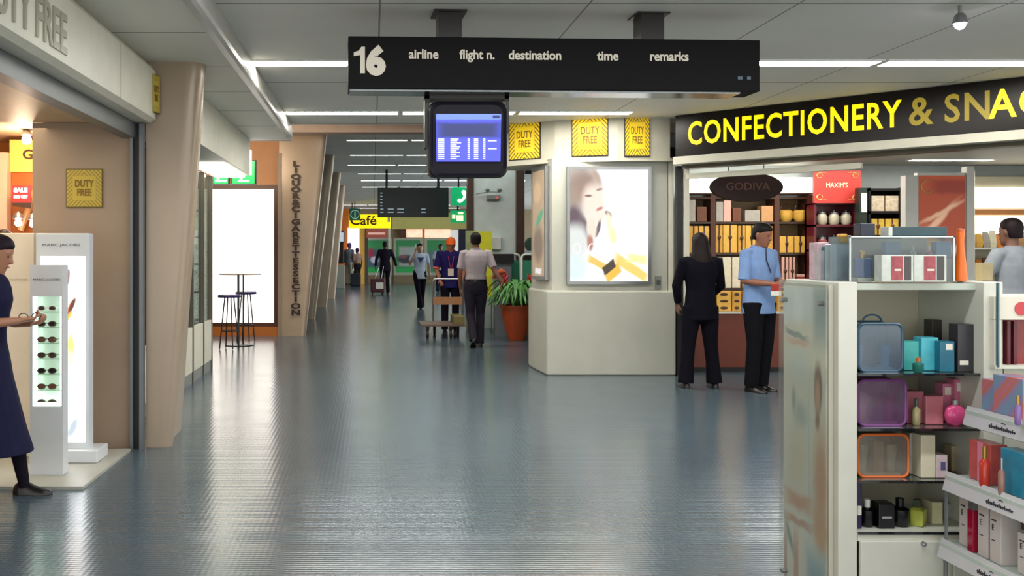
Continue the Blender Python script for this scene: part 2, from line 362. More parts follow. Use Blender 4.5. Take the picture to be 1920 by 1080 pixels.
# duty free signs --------------------------------------------------------
def duty_mat(name, emit):
    m = mat(name, '#d8b818', .4, emit=emit, ecol='#e8c010'); nt = m.node_tree; b = nt.nodes['Principled BSDF']
    uv = nt.nodes.new('ShaderNodeUVMap'); uv.uv_map = 'UVMap'
    sx = nt.nodes.new('ShaderNodeSeparateXYZ'); nt.links.new(uv.outputs[0], sx.inputs[0])
    def math_(op, a, bb=None, v=None):
        n = nt.nodes.new('ShaderNodeMath'); n.operation = op
        if isinstance(a, (int, float)): n.inputs[0].default_value = a
        else: nt.links.new(a, n.inputs[0])
        if bb is not None: nt.links.new(bb, n.inputs[1])
        elif v is not None: n.inputs[1].default_value = v
        return n.outputs[0]
    u = math_('SUBTRACT', sx.outputs[0], v=.5); v = math_('SUBTRACT', sx.outputs[1], v=.5)
    au = math_('ABSOLUTE', u); av = math_('ABSOLUTE', v); mx = math_('MAXIMUM', au, av)
    border = math_('GREATER_THAN', mx, v=.345)
    zig = math_('ADD', math_('MULTIPLY', au, v=9), math_('MULTIPLY', v, v=9))
    st = math_('GREATER_THAN', math_('FRACT', math_('ADD', zig, v=50)), v=.62)
    k = math_('MULTIPLY', border, st)
    line = math_('MULTIPLY', math_('GREATER_THAN', mx, v=.33), math_('LESS_THAN', mx, v=.345))
    k = math_('MAXIMUM', k, math_('MULTIPLY', line, v=.5))
    glow = math_('SUBTRACT', 1.0, math_('MULTIPLY', mx, v=.9))
    mixn = nt.nodes.new('ShaderNodeMix'); mixn.data_type = 'RGBA'; nt.links.new(k, mixn.inputs[0])
    mixn.inputs[6].default_value = (*lin('#e6c01a' if emit else '#c0a838'), 1); mixn.inputs[7].default_value = (*lin('#6a5410' if emit else '#8f7c28'), 1)
    nt.links.new(mixn.outputs[2], b.inputs['Base Color'])
    if emit:
        nt.links.new(mixn.outputs[2], b.inputs['Emission Color']); nt.links.new(math_('MULTIPLY', glow, v=emit), b.inputs['Emission Strength'])
    return m
DM = {e: duty_mat('duty_free_print_%d' % int(e*100), e) for e in (0, .35, .55, 1.1)}
def duty(label, c, right, w, h, emit, fr=True):
    """c: centre of the face; right: horizontal direction along the sign as read"""
    r = Vector(right).normalized(); n = r.cross(Vector((0, 0, 1))); c = Vector(c)
    t = thing('duty_free_sign', label, 'sign', c-n*.04, group='yellow duty free signs')
    def cor(s, off): return [c+n*off-r*w*s/2-Vector((0, 0, h*s/2)), c+n*off+r*w*s/2-Vector((0, 0, h*s/2)), c+n*off+r*w*s/2+Vector((0, 0, h*s/2)), c+n*off-r*w*s/2+Vector((0, 0, h*s/2))]
    a = cor(1.05, -.04); b = cor(1.05, -.003); mb = MB(); mb._a(a+b, [(3, 2, 1, 0), (4, 5, 6, 7), (0, 1, 5, 4), (1, 2, 6, 5), (2, 3, 7, 6), (3, 0, 4, 7)])
    mb.build('frame', DARK if fr else mat('sign_edge', '#6a5a20', .5), t)
    quad('printed_face', cor(1, 0), DM[emit], t)
    mb = MB()
    for s_, dz in (('DUTY', .04), ('FREE', -.20)):
        mb.text(s_, h*.26, planeM(c+n*.002+Vector((0, 0, h*dz)), r, (0, 0, 1)), offset=.002, sx=.78*w/h, align='CENTER', extrude=.001)
    mb.box
    mb.build('lettering', mat('brown_sign_letters', '#7a5c10', .5), t)
    return t
duty('unlit yellow duty free plaque on the tan wall above the white displays', (wx(159, 6.9), 6.885, wz(353, 6.9)), (1, 0, 0), .25, .265, 0, False)
duty('small duty free plaque seen edge-on at the end of the left cream fascia', (-1.545, 6.83, 2.535), (.25, 1, 0), .12, .26, 0, False)

# ---- ceiling lights
blade_m = mat('louvre_glow', '#e8ece8', .3, emit=1.0, ecol='#f0fff0')  # emission stands in for tube light falling on the blades
def light(label, x0, Y, z, L=1.22, w=.2, group='fluorescent ceiling lights', lou=True, proto={}):
    key = (z, round(L, 2), w, lou)
    if key in proto:
        src = proto[key]; t = src.copy(); COL.objects.link(t); t.location = (x0, Y, z); tag(t, label, 'ceiling light', group)
        for ch in list(src.children): c = ch.copy(); COL.objects.link(c); c.parent = t
        return t
    t = thing('ceiling_light', label, 'ceiling light', (x0, Y, z), group=group)
    MB().frame(-.02, L+.02, -.02, w+.02, 0, .01, .02)
    mb = MB(); mb.box(-.02, L+.02, -.02, 0, -.012, 0).box(-.02, L+.02, w, w+.02, -.012, 0).box(-.02, 0, 0, w, -.012, 0).box(L, L+.02, 0, w, -.012, 0)
    mb.build('housing', WHITEP, t, world=False)
    MB().box(0, L, .0, w, -.006, 0).build('lit_tube_panel', TUBE if lou or z < 3 else TUBEF, t, world=False)
    if lou:
        mb = MB(); n = 12
        for i in range(1, n):
            x = L*i/n; mb._a([(x-.02, 0, -.008), (x+.02, 0, -.008), (x, 0, -.03), (x-.02, .02, -.008), (x+.02, .02, -.008), (x, .02, -.03)], [(0, 2, 1), (3, 4, 5), (0, 1, 4, 3), (1, 2, 5, 4), (2, 0, 3, 5)])
        mb.build('louvre', blade_m, t, world=False)
    proto[key] = t; return t
o1 = ['leftmost', 'behind the flight sign at left', 'behind the flight sign at right', 'just right of the flight sign', 'cut by the picture edge']
for k in range(5): light('ceiling light in the nearest row, '+o1[k], wx(466, 7.69)+1.285*k, 7.69, LOWZ)
for k, nm in enumerate(('leftmost', 'middle, partly behind the monitor', 'rightmost, above the pillar')):
    light('bright ceiling light in the second row from the camera, '+nm, wx(536, 10.45)+1.28*k, 10.45, LOWZ)
rows = [(17.7, 'first'), (20.4, 'second'), (22.7, 'third'), (25.2, 'fourth'), (27.6, 'fifth'), (30.2, 'sixth'), (41.5, 'seventh'), (44.5, 'eighth')]
for r, (Y, nm) in enumerate(rows):
    x0 = [-.49, -.49, -.6, -.4, -.35, -.35, -1.4, -.7][r]
    for k in range(4):
        light(f'slim light strip in the {nm} row of the far ceiling, {["first","second","third","fourth"][k]} from left', x0+1.2*k, Y, HIGHZ, L=1.12, w=.12, group='light strips on the far ceiling', lou=False)
t = thing('spot_light', 'small bright spotlight hanging from the ceiling at upper right', 'spotlight', (wx(1800, 6.0), 6.0, LOWZ))
MB().tube([(0, 0, 0), (0, 0, -.06)], .012).build('stem', STEEL, t, world=False)
MB().lathe([(.02, -.05), (.035, -.07), (.045, -.115), (.04, -.115)], 16).build('reflector', STEEL, t, world=False, smooth=True)
MB().ball((0, 0, -.12), .032).build('bulb', mat('spot_glow', '#ffffff', .3, emit=60, ecol='#e8e4ff'), t, world=False)

# ---- hanging flight sign
t = thing('flight_sign', 'black hanging departure sign reading 16 airline flight n. destination time remarks', 'sign', (wx(653, 6.05), 6.05, 2.44), math.atan2(.12, 2.64))
W = 2.645; H = .33
MB().box(0, W, 0, .24, 0, H).build('housing', mat('sign_black', '#0c090b', .6, spec=.12), t, world=False, bevel=.004)
MB().box(.01, W-.12, .02, .22, -.012, 0).build('underside_strip', mat('sign_underside', '#8a8e90', .18, .9), t, world=False)
for x in (.575, 1.885): MB().box(x, x+.15, .04, .20, H, LOWZ-2.44).build('hanger', mat('hanger_black', '#17100e', .4), t, world=False)
for x in (.575, 1.885): MB().box(x-.03, x+.18, .01, .23, LOWZ-2.44-.012, LOWZ-2.44-.001).build('ceiling_plate', mat('hanger_black', '#17100e', .4), t, world=False)
LET = mat('pale_sign_letters', '#c0b8a8', .5, emit=.12)
mb = MB(); mb.text('6', .232, facing((.115, -.003, .095)), offset=.014, sx=1.0); mb.slab([(.075, .095), (.105, .095), (.105, .262), (.083, .262), (.066, .238), (.035, .226), (.035, .203), (.075, .21)], -.005, 0); mb.build('number', LET, t, world=False)
for wd, px in (('airline', 766), ('flight n.', 861), ('destination', 953), ('time', 1121), ('remarks', 1221)):
    mb = MB(); mb.text(wd, .083, facing(((px-653)*6.1/1800, -.003, .192)), offset=.002, sx=.92); mb.build('heading', LET, t, world=False)
mb = MB(); mb.box(2.50, 2.53, -.003, 0, .075, .095).box(2.56, 2.585, -.003, 0, .075, .095); mb.build('indicator', mat('teal_dot', '#304a58', .4, emit=.1), t, world=False)
# monitor
t = thing('flight_monitor', 'black tube monitor with blue flight list hung below the departure sign', 'monitor', (wx(877, 6.2), 6.2, wz(262, 6.2)), 0)
def rrect(w, h, r, n=5):
    pts = []
    for cx, cz, a0 in ((w/2-r, h/2-r, 0), (-w/2+r, h/2-r, 90), (-w/2+r, -h/2+r, 180), (w/2-r, -h/2+r, 270)):
        for k in range(n+1):
            a = math.radians(a0+90*k/n); pts.append((cx+r*math.cos(a), cz+r*math.sin(a)))
    return pts
def rings(specs): return [[(x+ox, y, z) for x, z in rrect(w, h, r)] for (y, w, h, r, ox) in specs]
MB().loft(rings([(-.03, .45, .44, .06, 0), (-.045, .49, .48, .06, 0), (0, .51, .495, .06, 0), (.12, .5, .48, .05, -.01), (.40, .36, .36, .04, -.01)])).build('casing', mat('monitor_case', '#100d16', .5, spec=.2), t, world=False)
quad('screen', [(-.205, -.048, -.145), (.205, -.048, -.145), (.21, -.048, .16), (-.21, -.048, .16)],
     picture('monitor_picture', '#4a52e8', [('b', .5, .66, .6, .19, 0, '#1c2a68', .45), ('b', .5, .95, .55, .07, 0, '#6a86ff', .2), ('b', .92, .94, .06, .03, 0, '#141a50', .3)], emit=1.25))
scr = bpy.data.objects['screen']; scr.parent = t
mb = MB()
for j in range(11):
    z = .0-.0125*j-.004
    for (x0, x1) in ((-.195, -.155), (-.115, -.115+random.uniform(.035, .085)), (-.005, .008), (.035, .062), (.095, .108)):
        mb.box(x0, x1, -.0495, -.0485, z, z+.006)
    if j in (1, 5): mb.box(.125, .18, -.0495, -.0485, z, z+.006)
mb.build('text_lines', mat('screen_text', '#c8ccff', .4, emit=1.3), t, world=False)
mb = MB(); mb.box(-.275, -.245, .03, .19, -.045, .293).box(.243, .272, .03, .19, .05, .293).box(-.275, .272, .03, .19, .27, .2935)
mb.build('bracket', mat('hanger_black', '#17100e'), t, world=False)
# ---- pillar
PIL = mat('pillar_plaster', '#b2b2a6', .5, bump=.08, var=.05, vscale=3)
t = thing('pillar', 'white plastered pillar block with chunky plinth between corridor and confectionery shop', 'pillar', (2.7, 11.3, 0))
MB().prism([(1.986, 11.0), (3.47, 11.0), (3.47, 12.0), (1.937, 12.0), (1.937, 11.7)], 0, .972).build('plinth', PIL, t, bevel=.02)
MB().prism([(2.066, 11.1), (3.40, 11.1), (3.40, 12.0), (1.975, 12.0), (1.975, 11.72)], .972, 2.5).build('shaft', PIL, t)
MB().prism([(2.12, 11.21), (2.80, 11.0), (3.40, 11.0), (3.40, 12.2), (1.2, 12.2), (1.56, 11.71)], 2.48, LOWZ).build('fascia', mat('fascia_paint', '#bdb9a8', .45), t)
MB().prism([(2.10, 11.19), (2.80, 10.975), (3.42, 10.975), (3.42, 12.25), (1.2, 12.25), (1.54, 11.70)], 2.455, 2.48).build('ledge', mat('fascia_paint', '#bdb9a8'), t)
t['category'] = 'pillar'
duty('lit duty free sign at left, half hidden by the hanging monitor', (1.805, 11.475, wz(262, 11.5)), (.745, -.665, 0), .42, .46, .55)
duty('brightest glowing duty free sign above the advertising light box', (wx(1106, 11.08), 11.08, wz(254, 11.08)), (.68, -.21, 0), .395, .46, 1.1)
duty('dimmer narrow lit duty free sign beside the confectionery sign', (wx(1195, 10.98), 10.98, wz(254, 10.98)), (1, 0, 0), .275, .46, .35)
t = thing('advertising_light_box', 'large glowing light box with a woman tasting a chocolate on the pillar', 'advertisement', (2.7, 11.09, 1.05))
x0, x1, z0, z1 = wx(1063, 11.05), wx(1221, 11.05), wz(533, 11.05), wz(312, 11.05)
MB().frame(x0, x1, z0, z1, 11.04, 11.098, .035).build('frame', mat('ad_frame', '#8d8f90', .3, .7), t)
MB().box(x0+.01, x1-.01, 11.06, 11.095, z0+.01, z1-.01).build('backing', GREYMET, t)
ad = picture('ad_picture', '#ffffff', [
    ('e', .08, .80, .30, .32, .2, '#a08a7c', .8), ('e', .22, .88, .24, .16, -.3, '#94796c', .8), ('e', .34, .93, .1, .05, -.9, '#b09888', .6),
    ('e', .31, .70, .17, .20, .25, '#f2dccc', .5), ('e', .36, .60, .1, .1, 0, '#f4dfd0', .4),
    ('e', .07, .55, .12, .16, .5, '#5a4450', .5), ('e', .2, .47, .07, .17, .5, '#6a5560', .5), ('e', .36, .47, .03, .10, -.4, '#6a5560', .5),
    ('e', .28, .48, .07, .12, .1, '#f0d8c8', .4), ('e', .08, .34, .20, .20, .1, '#d8dcd8', .5), ('e', .26, .34, .05, .09, 0, '#b07868', .5),
    ('e', .24, .765, .06, .014, .1, '#7a5a58', .6), ('e', .38, .82, .05, .012, .2, '#9a7a70', .6), ('e', .38, .645, .05, .018, .35, '#c07a78', .5),
    ('e', .49, .60, .055, .028, -.5, '#3a1c18', .4), ('e', .50, .52, .05, .12, .2, '#f6e2c8', .5), ('e', .55, .40, .07, .1, .2, '#fff0b0', .7),
    ('e', .08, .12, .2, .16, 0, '#d4e4e4', .6),
    ('b', .42, .14, .22, .035, -.35, '#e8c060', .3), ('b', .78, .12, .26, .05, -.45, '#f0cf70', .35), ('b', .55, .08, .12, .05, .5, '#e8b840', .3), ('b', .86, .20, .16, .05, -.1, '#fff0a0', .6), ('b', .5, .13, .09, .04, .5, '#40301c', .2)], emit=.95)
quad('glowing_picture', [(x0+.03, 11.055, z0+.03), (x1-.03, 11.055, z0+.03), (x1-.03, 11.055, z1-.03), (x0+.03, 11.055, z1-.03)], ad, t)
mb = MB()
for i, cx in enumerate((.12, .30)):
    mb.tube([(x0+cx*(x1-x0)+.042*math.cos(a*PI/8)*1, 11.052, z0+.30*(z1-z0)+.06*math.sin(a*PI/8)) for a in range(17)], .004, 6, rnd=False)
mb.build('ring_logo', mat('ad_white', '#ffffff', .4, emit=1.6), t)
mb = MB()
t = thing('wall_plate', 'small grey switch plate on the pillar beside the light box', 'switch', (wx(1234, 11.09), 11.09, wz(530, 11.09)))
MB().box(-.035, .035, -.015, .008, -.075, .075).build('plate', mat('plate_grey', '#7b7e78', .4), t, world=False, bevel=.004)
MB().box(-.022, .022, -.02, -.015, -.03, .03).build('rocker', mat('plate_dark', '#4a4c48', .4), t, world=False)
t = thing('advertising_light_box', 'narrow tall reflective poster box on the angled left side of the pillar', 'advertisement', (2.0, 11.4, 1.1))
a = Vector((1.972, 11.71, 0)); b = Vector((2.063, 11.11, 0)); d = (b-a).normalized(); n = Vector((-d.y, d.x, 0))*-1
if n.x > 0: n = -n
def edgebox(p, q, n0, n1, z0, z1):
    c = [p+n*n0, q+n*n0, q+n*n1, p+n*n1]; return MB().prism([(v.x, v.y) for v in c], z0, z1)
edgebox(a+d*.03, b-d*.08, .002, .05, 1.09, 2.42).build('frame', mat('ad_frame', '#8d8f90'), t)
p, q = a+d*.06+n*.052, b-d*.11+n*.052
quad('picture', [(p.x, p.y, 1.13), (q.x, q.y, 1.13), (q.x, q.y, 2.38), (p.x, p.y, 2.38)],
     picture('side_picture', '#b09a80', [('e', .4, .8, .4, .12, 0, '#c8b090', .5), ('e', .6, .55, .35, .06, .2, '#50a080', .4), ('e', .5, .3, .5, .2, 0, '#7a6a60', .5), ('b', .5, .05, .3, .03, 0, '#e8e8f0', .4)], emit=.2), t)

# ---- confectionery sign (diagonal over the shop opening)
A0 = Vector((3.40, 10.80, 0)); DD = Vector((2.36, -2.46, 0)).normalized(); NN = Vector((DD.y, -DD.x, 0))   # NN faces the corridor
if NN.y > 0: NN = -NN
def dbox(t0, t1, n0, n1, z0, z1):
    c = [A0+DD*t0+NN*n0, A0+DD*t1+NN*n0, A0+DD*t1+NN*n1, A0+DD*t0+NN*n1]; return MB().prism([(v.x, v.y) for v in c], z0, z1)
t = thing('shop_sign', 'long black shop sign with yellow letters reading CONFECTIONERY & SNACKS', 'sign', (3.40, 10.80, 2.48))
dbox(0, 4.6, -.12, 0, 2.485, LOWZ-.005).build('sign_board', mat('sign_board_black', '#120b0a', .3, spec=.25), t)
def sgn(w, t0, wd, m, z=2.60):
    mb = MB(); M = planeM(A0+DD*t0+NN*.003+Vector((0, 0, z)), DD, (0, 0, 1)); text_fit(mb, w, M, wd, .262, offset=.006, extrude=.006, space=1.1)
    mb.build('lettering', m, t)
sgn('CONFECTIONERY', .155, 2.18, YEL)
sgn('&', 2.40, .21, YELD)
sgn('SN', 2.70, .36, YELD)
sgn('ACKS', 3.05, .80, YEL)
t = thing('shop_header', 'cream header beam under the confectionery sign with shutter guide', 'header', (3.40, 10.80, 2.2))
dbox(-.02, 4.6, -.14, .02, 2.40, 2.484).build('beam', CREAM, t)
dbox(0, 4.6, -.3, -.142, 2.36, 2.5).build('shutter_box', mat('shutter_dark', '#57503f', .5), t)
dbox(0.02, 1.9, -.25, -.19, 2.245, 2.305).build('guide_bar', CREAM2, t)
t = thing('shutter_guide', 'dark and cream vertical shutter guide at the left edge of the confectionery opening', 'door frame', (3.5, 10.95, 0))
MB().box(3.48, 3.545, 10.99, 11.07, .0, 2.40).build('dark_channel', DARK, t)
MB().box(3.55, 3.615, 10.98, 11.06, 0, 2.36).build('cream_post', CREAM2, t)
struct('wall_store', MB().box(3.41, 9.9, 12.05, 12.15, 0, 2.6), mat('store_wall', '#a3abab', .5))
struct('wall_store_side', MB().box(3.41, 3.47, 11.1, 12.05, 0, 2.5), CREAM)
e = A0+DD*8-NN*.31
s0 = A0-NN*.31
struct('ceiling_store', MB().prism([(s0.x, s0.y), (e.x, e.y), (9.89, e.y), (9.89, 12.04), (s0.x, 12.04)], 2.5, 2.56), mat('store_ceiling', '#a39e92', .6))
light('light tube on the ceiling inside the confectionery shop', wx(1711, 11.2), 11.2, 2.5, L=.95, w=.1, lou=False, group='shop ceiling lights')
light('shop ceiling light hidden behind the confectionery sign, left', 4.3, 11.0, 2.5, L=.95, w=.1, lou=False, group='shop ceiling lights')
light('shop ceiling light far right beyond the picture edge', 8.2, 9.6, 2.5, L=.95, w=.1, lou=False, group='shop ceiling lights')

# chocolate shelves
YB = 11.75; SB = YB+.02
CH = {k: mat('pack_'+k, c, .45, var=.1, vscale=20) for k, c in dict(gold='#d8a848', gold2='#c8963a', brown='#6a3c22', grey='#a09a90', tan='#c09060', cream='#d8d0b8', pink='#d8a898', red='#a83028', dark='#241812', green='#6a7048', orange='#d88030').items()}
RIB = mat('ribbon_brown', '#4a2a14', .4)
t = thing('wall_shelf_unit', 'brown shelf unit stacked with gold chocolate boxes behind the two shoppers', 'shelf', (4.6, 11.9, 0))
for px in (1287, 1337, 1457, 1519): MB().box(wx(px, YB)-.03, wx(px, YB)+.03, YB, 12.04, .0, 2.12).build('upright', BROWN, t)
for z in (.62, .974, 1.407, 1.787, 2.09): MB().box(wx(1287, YB), wx(1519, YB), YB+.005, 12.04, z-.025, z).build('shelf', mat('shelf_dark', '#3a2416', .3), t)
MB().box(wx(1287, YB), wx(1519, YB), 12.02, 12.045, 0, 2.1).build('back_panel', mat('shelf_back_warm', '#8a7250', .5), t)
t = thing('light_box', 'bright white light panel above the chocolate shelves', 'light panel', (4.6, 11.9, 2.12))
MB().box(wx(1287, YB), wx(1524, YB), YB, 12.04, 2.125, 2.14).build('frame', BROWN, t)
MB().box(wx(1288, YB), wx(1524, YB), YB+.01, 12.03, 2.14, 2.33).build('diffuser', mat('panel_glow', '#ffffff', .4, emit=2.6, ecol='#fffdf0'), t)
ORD = ['first', 'second', 'third', 'fourth', 'fifth', 'sixth', 'seventh', 'eighth', 'ninth']
def pack(label, px0, px1, pyt, zb, Y, d, m, ribbon=None, group=None, name='chocolate_box', cat='box', rows=0, zt=None):
    x0, x1 = wx(px0, Y), wx(px1, Y); zt = zt or wz(pyt, Y)
    t = thing(name, label, cat, ((x0+x1)/2, Y+d/2, zb), group=group)
    MB().box(x0, x1, Y, Y+d, zb+.001, zt).build('box_body', m, t, bevel=.004)
    if ribbon:
        c = (x0+x1)/2; MB().box(c-.009, c+.009, Y-.003, Y, zb+.002, zt).build('ribbon', ribbon, t)
        MB().ball((c, Y-.008, zb+(zt-zb)*.55), .022, .01, .028, 8, 5).build('bow', ribbon, t, smooth=True)
    for k in range(rows):
        z = zb+(zt-zb)*(k+.5)/rows; MB().ball(((x0+x1)/2, Y-.001, z), (x1-x0)*.3, .003, (zt-zb)/rows*.22, 10, 4).build('oval_label', mat('label_brown', '#3c2010', .5), t)
    return t
g = 'chocolate packs on the top shelf'
for k, (a_, b_, py, m, lb) in enumerate(((1292, 1304, 374, 'grey', 'grey'), (1307, 1325, 388, 'brown', 'brown'), (1343, 1356, 378, 'grey', 'grey'), (1357, 1371, 376, 'pink', 'pinkish'), (1374, 1390, 390, 'brown', 'brown'), (1397, 1425, 394, 'grey', 'flat grey'), (1428, 1450, 386, 'tan', 'tan'))):
    pack(f'{lb} chocolate pack on the top shelf, {ORD[k]} from left', a_, b_, py, 1.787, SB, .14, CH[m], group=g)
for k, c in enumerate((1473, 1499)):
    t = thing('gift_basket', f'round gold gift basket on the top shelf, {["left","right"][k]} of the pair', 'basket', (wx(c, SB+.1), SB+.1, 1.787), group='gold gift baskets')
    MB().lathe([(.05, .002), (.085, .05), (.082, .13), (.05, .15)], 16).build('basket_body', CH['gold'], t, world=False, smooth=True)
    MB().tube([(.05*math.cos(a*PI/8)*1.2, 0, .14+.09*math.sin(a*PI/8)) for a in range(9)], .006, 6).build('handle', RIB, t, world=False)
for k, (a_, b_, py) in enumerate(((1292, 1309, 424), (1311, 1330, 424), (1342, 1355, 421), (1356, 1382, 421), (1384, 1397, 423), (1398, 1421, 423), (1423, 1449, 424))):
    pack(f'tall gold chocolate box with dark ribbon on the second shelf, {ORD[k]} from left', a_, b_, py, 1.407, SB, .12, CH['gold' if k % 2 else 'gold2'], RIB, 'gold boxes on the second shelf')
for k, (a_, b_) in enumerate(((1462, 1488), (1490, 1511))):
    pack(f'square gold box with bow on the second shelf right bay, {ORD[k]} from left', a_, b_, 443, 1.407, SB, .12, CH['gold'], RIB, 'gold boxes on the second shelf')
for k, (a_, b_, m) in enumerate(((1342, 1353, 'grey'), (1355, 1371, 'cream'), (1373, 1388, 'cream'), (1392, 1410, 'tan'), (1414, 1430, 'cream'), (1466, 1478, 'pink'), (1480, 1491, 'pink'))):
    pack(f'{m} flowered chocolate box on the third shelf, {ORD[k]} from left', a_, b_, 482, .974, SB, .12, CH[m], RIB if k > 4 else None, 'boxes on the third shelf')
for k in range(5):
    pack(f'flat red-brown chocolate bar in the stack on the third shelf, {ORD[k]} from bottom', 1494, 1512, 0, .974+.034*k, SB, .12, CH['red' if k % 2 else 'pink'], group='stacked chocolate bars', zt=.974+.034*k+.032)
t = thing('shop_counter', 'red-brown wooden counter with white top under the chocolate shelves', 'counter', (4.3, 11.4, 0))
MB().box(3.6, 5.15, 11.3, 11.7, .06, .69).build('body', mat('counter_wood', '#6e2c16', .3, vscale=8), t)
MB().box(3.6, 5.15, 11.33, 11.7, 0, .06).build('plinth', DARK, t)
MB().box(3.58, 5.17, 11.28, 11.72, .69, .71).build('worktop', WHITE, t)
YC = 11.42
for k, (a_, b_, m) in enumerate(((1300, 1318, 'dark'), (1344, 1371, 'gold'), (1373, 1390, 'gold2'), (1395, 1415, 'gold'), (1459, 1472, 'gold2'), (1474, 1486, 'brown'))):
    pack(f'{m.replace("gold2","dull gold")} chocolate box with brown oval labels on the counter, {ORD[k]} from left', a_, b_, 546, .711, YC, .14, CH[m], None, 'boxes on the counter', rows=3)
t = thing('hanging_oval_sign', 'dark brown oval hanging sign reading GODIVA', 'sign', (wx(1399, 10.9), 10.9, wz(351, 10.9)))
mb = MB(); n_ = 40
mb.slab([(.412*math.cos(2*PI*j/n_), .168*math.sin(2*PI*j/n_)) for j in range(n_)], -.03, .03).build('board', mat('oval_brown', '#24100a', .45, spec=.2), t, world=False, bevel=.006)
mb = MB(); text_fit(mb, 'GODIVA', facing((-.24, -.032, -.035)), .50, .085, extrude=.002, offset=.002); mb.build('lettering', mat('dull_red_letters', '#4e2618', .5), t, world=False)
for x in (-.2, .2): MB().tube([(x, 0, .14), (x, 0, 2.5-wz(350, 10.9))], .006, 6, rnd=False).build('hanging_rod', DARK, t, world=False)
# red cabinet
YR = 11.5
t = thing('biscuit_cabinet', 'dark red display cabinet with ornate red header panel', 'cabinet', (wx(1567, YR), YR+.2, 0))
xa, xb = wx(1526, YR), wx(1610, YR)
mb = MB().box(xa, xa+.03, YR, YR+.24, 0, 2.0).box(xb-.03, xb, YR, YR+.24, 0, 2.0).box(xa, xb, YR+.2, YR+.24, 0, 2.0); MAR = mat('maroon_lacquer', '#5a1420', .3)
mb.build('carcass', MAR, t)
for z in (1.05, 1.42, 1.72, 1.985): MB().box(xa, xb, YR, YR+.2, z, z+.025).build('shelf', MAR, t)
MB().box(xa-.01, xb+.01, YR-.03, YR, 2.0, wz(320, YR)).build('header_panel', mat('header_red', '#b83830', .4, emit=.15), t)
mb = MB(); M = facing((wx(1547, YR), YR-.033, wz(352, YR))); text_fit(mb, "MAXIM'S", M, .255, .06); mb.build('lettering', mat('cream_letters', '#f0e0b8', .4, emit=.3), t)
mb = MB()
for sx in (-1, 1):
    for sz in (-1, 1):
        cx, cz = (xa+xb)/2+sx*.215, 2.2+sz*.13
        mb.tube([(cx+.035*math.cos(a*PI/4), YR-.034, cz+.03*math.sin(a*PI/4)) for a in range(8)], .006, 6, rnd=False); mb.box(cx-.01-sx*.04-.04, cx-sx*.04+.04, YR-.034, YR-.03, cz+sz*.035, cz+sz*.035+.006)
mb.build('gold_scrolls', mat('gold_scroll', '#d8b060', .4, .3), t)
for r, (z, m, nm) in enumerate(((1.745, 'glass_jar', 'pale'), (1.445, 'maroon_jar', 'dark red'))):
    for k in range(3):
        c = wx(1541+k*22.5, YR+.1); jm = mat(m, '#b8b09a' if r == 0 else '#8a4a4a', .15)
        t = thing('biscuit_jar', f'{nm} round jar in the red cabinet, {["left","middle","right"][k]}', 'jar', (c, YR+.1, z), group='jars in the red cabinet')
        MB().lathe([(.045, .001), (.062, .03), (.062, .1), (.045, .13)], 16).build('jar_body', jm, t, world=False, smooth=True)
        MB().lathe([(.048, .13), (.048, .15), (.01, .155), (.014, .175), (0.004, .18)], 16).build('lid', STEEL, t, world=False, smooth=True)
# dark tower
YT = 11.3
t = thing('display_tower', 'black open display tower with two rows of packs beyond the red cabinet', 'shelf', (wx(1660, YT), YT, 0))
xa, xb = wx(1628, YT), wx(1692, YT)
mb = MB().box(xa, xa+.03, YT, YT+.35, 0, wz(352, YT)).box(xb-.03, xb, YT, YT+.35, 0, wz(352, YT)).box(xa, xb, YT+.32, YT+.35, 0, wz(352, YT)); mb.build('carcass', BLACK, t)
for py in (353, 396, 441, 480): MB().box(xa, xb, YT, YT+.35, wz(py, YT)-.03, wz(py, YT)).build('shelf', BLACK, t)
for k in range(2):
    pack(f'white and brown pack on the upper row of the black tower, {["left","right"][k]}', 1634+k*27, 1658+k*27, 367, wz(396, YT), YT+.03, .15, mat('pack_white_brown', '#c8b8a0', .4, var=.3, vscale=30), group='packs in the black tower')
    pack(f'yellow pack on the lower row of the black tower, {["left","right"][k]}', 1634+k*27, 1658+k*27, 410, wz(441, YT), YT+.03, .15, mat('pack_yellow', '#e8c050', .4, var=.15, vscale=30), CH['brown'], group='packs in the black tower')
t = thing('leaflet_holder', 'dark upright stand with white leaflet left of the black tower', 'stand', (wx(1618, YT), YT, 0))
MB().box(wx(1611, YT), wx(1626, YT), YT, YT+.1, 0, wz(352, YT)).build('stand_body', mat('dark_green_stand', '#1c2a24', .4), t)
MB().box(wx(1615, YT), wx(1625, YT), YT-.01, YT, wz(398, YT), wz(362, YT)).build('leaflet', WHITEP, t)
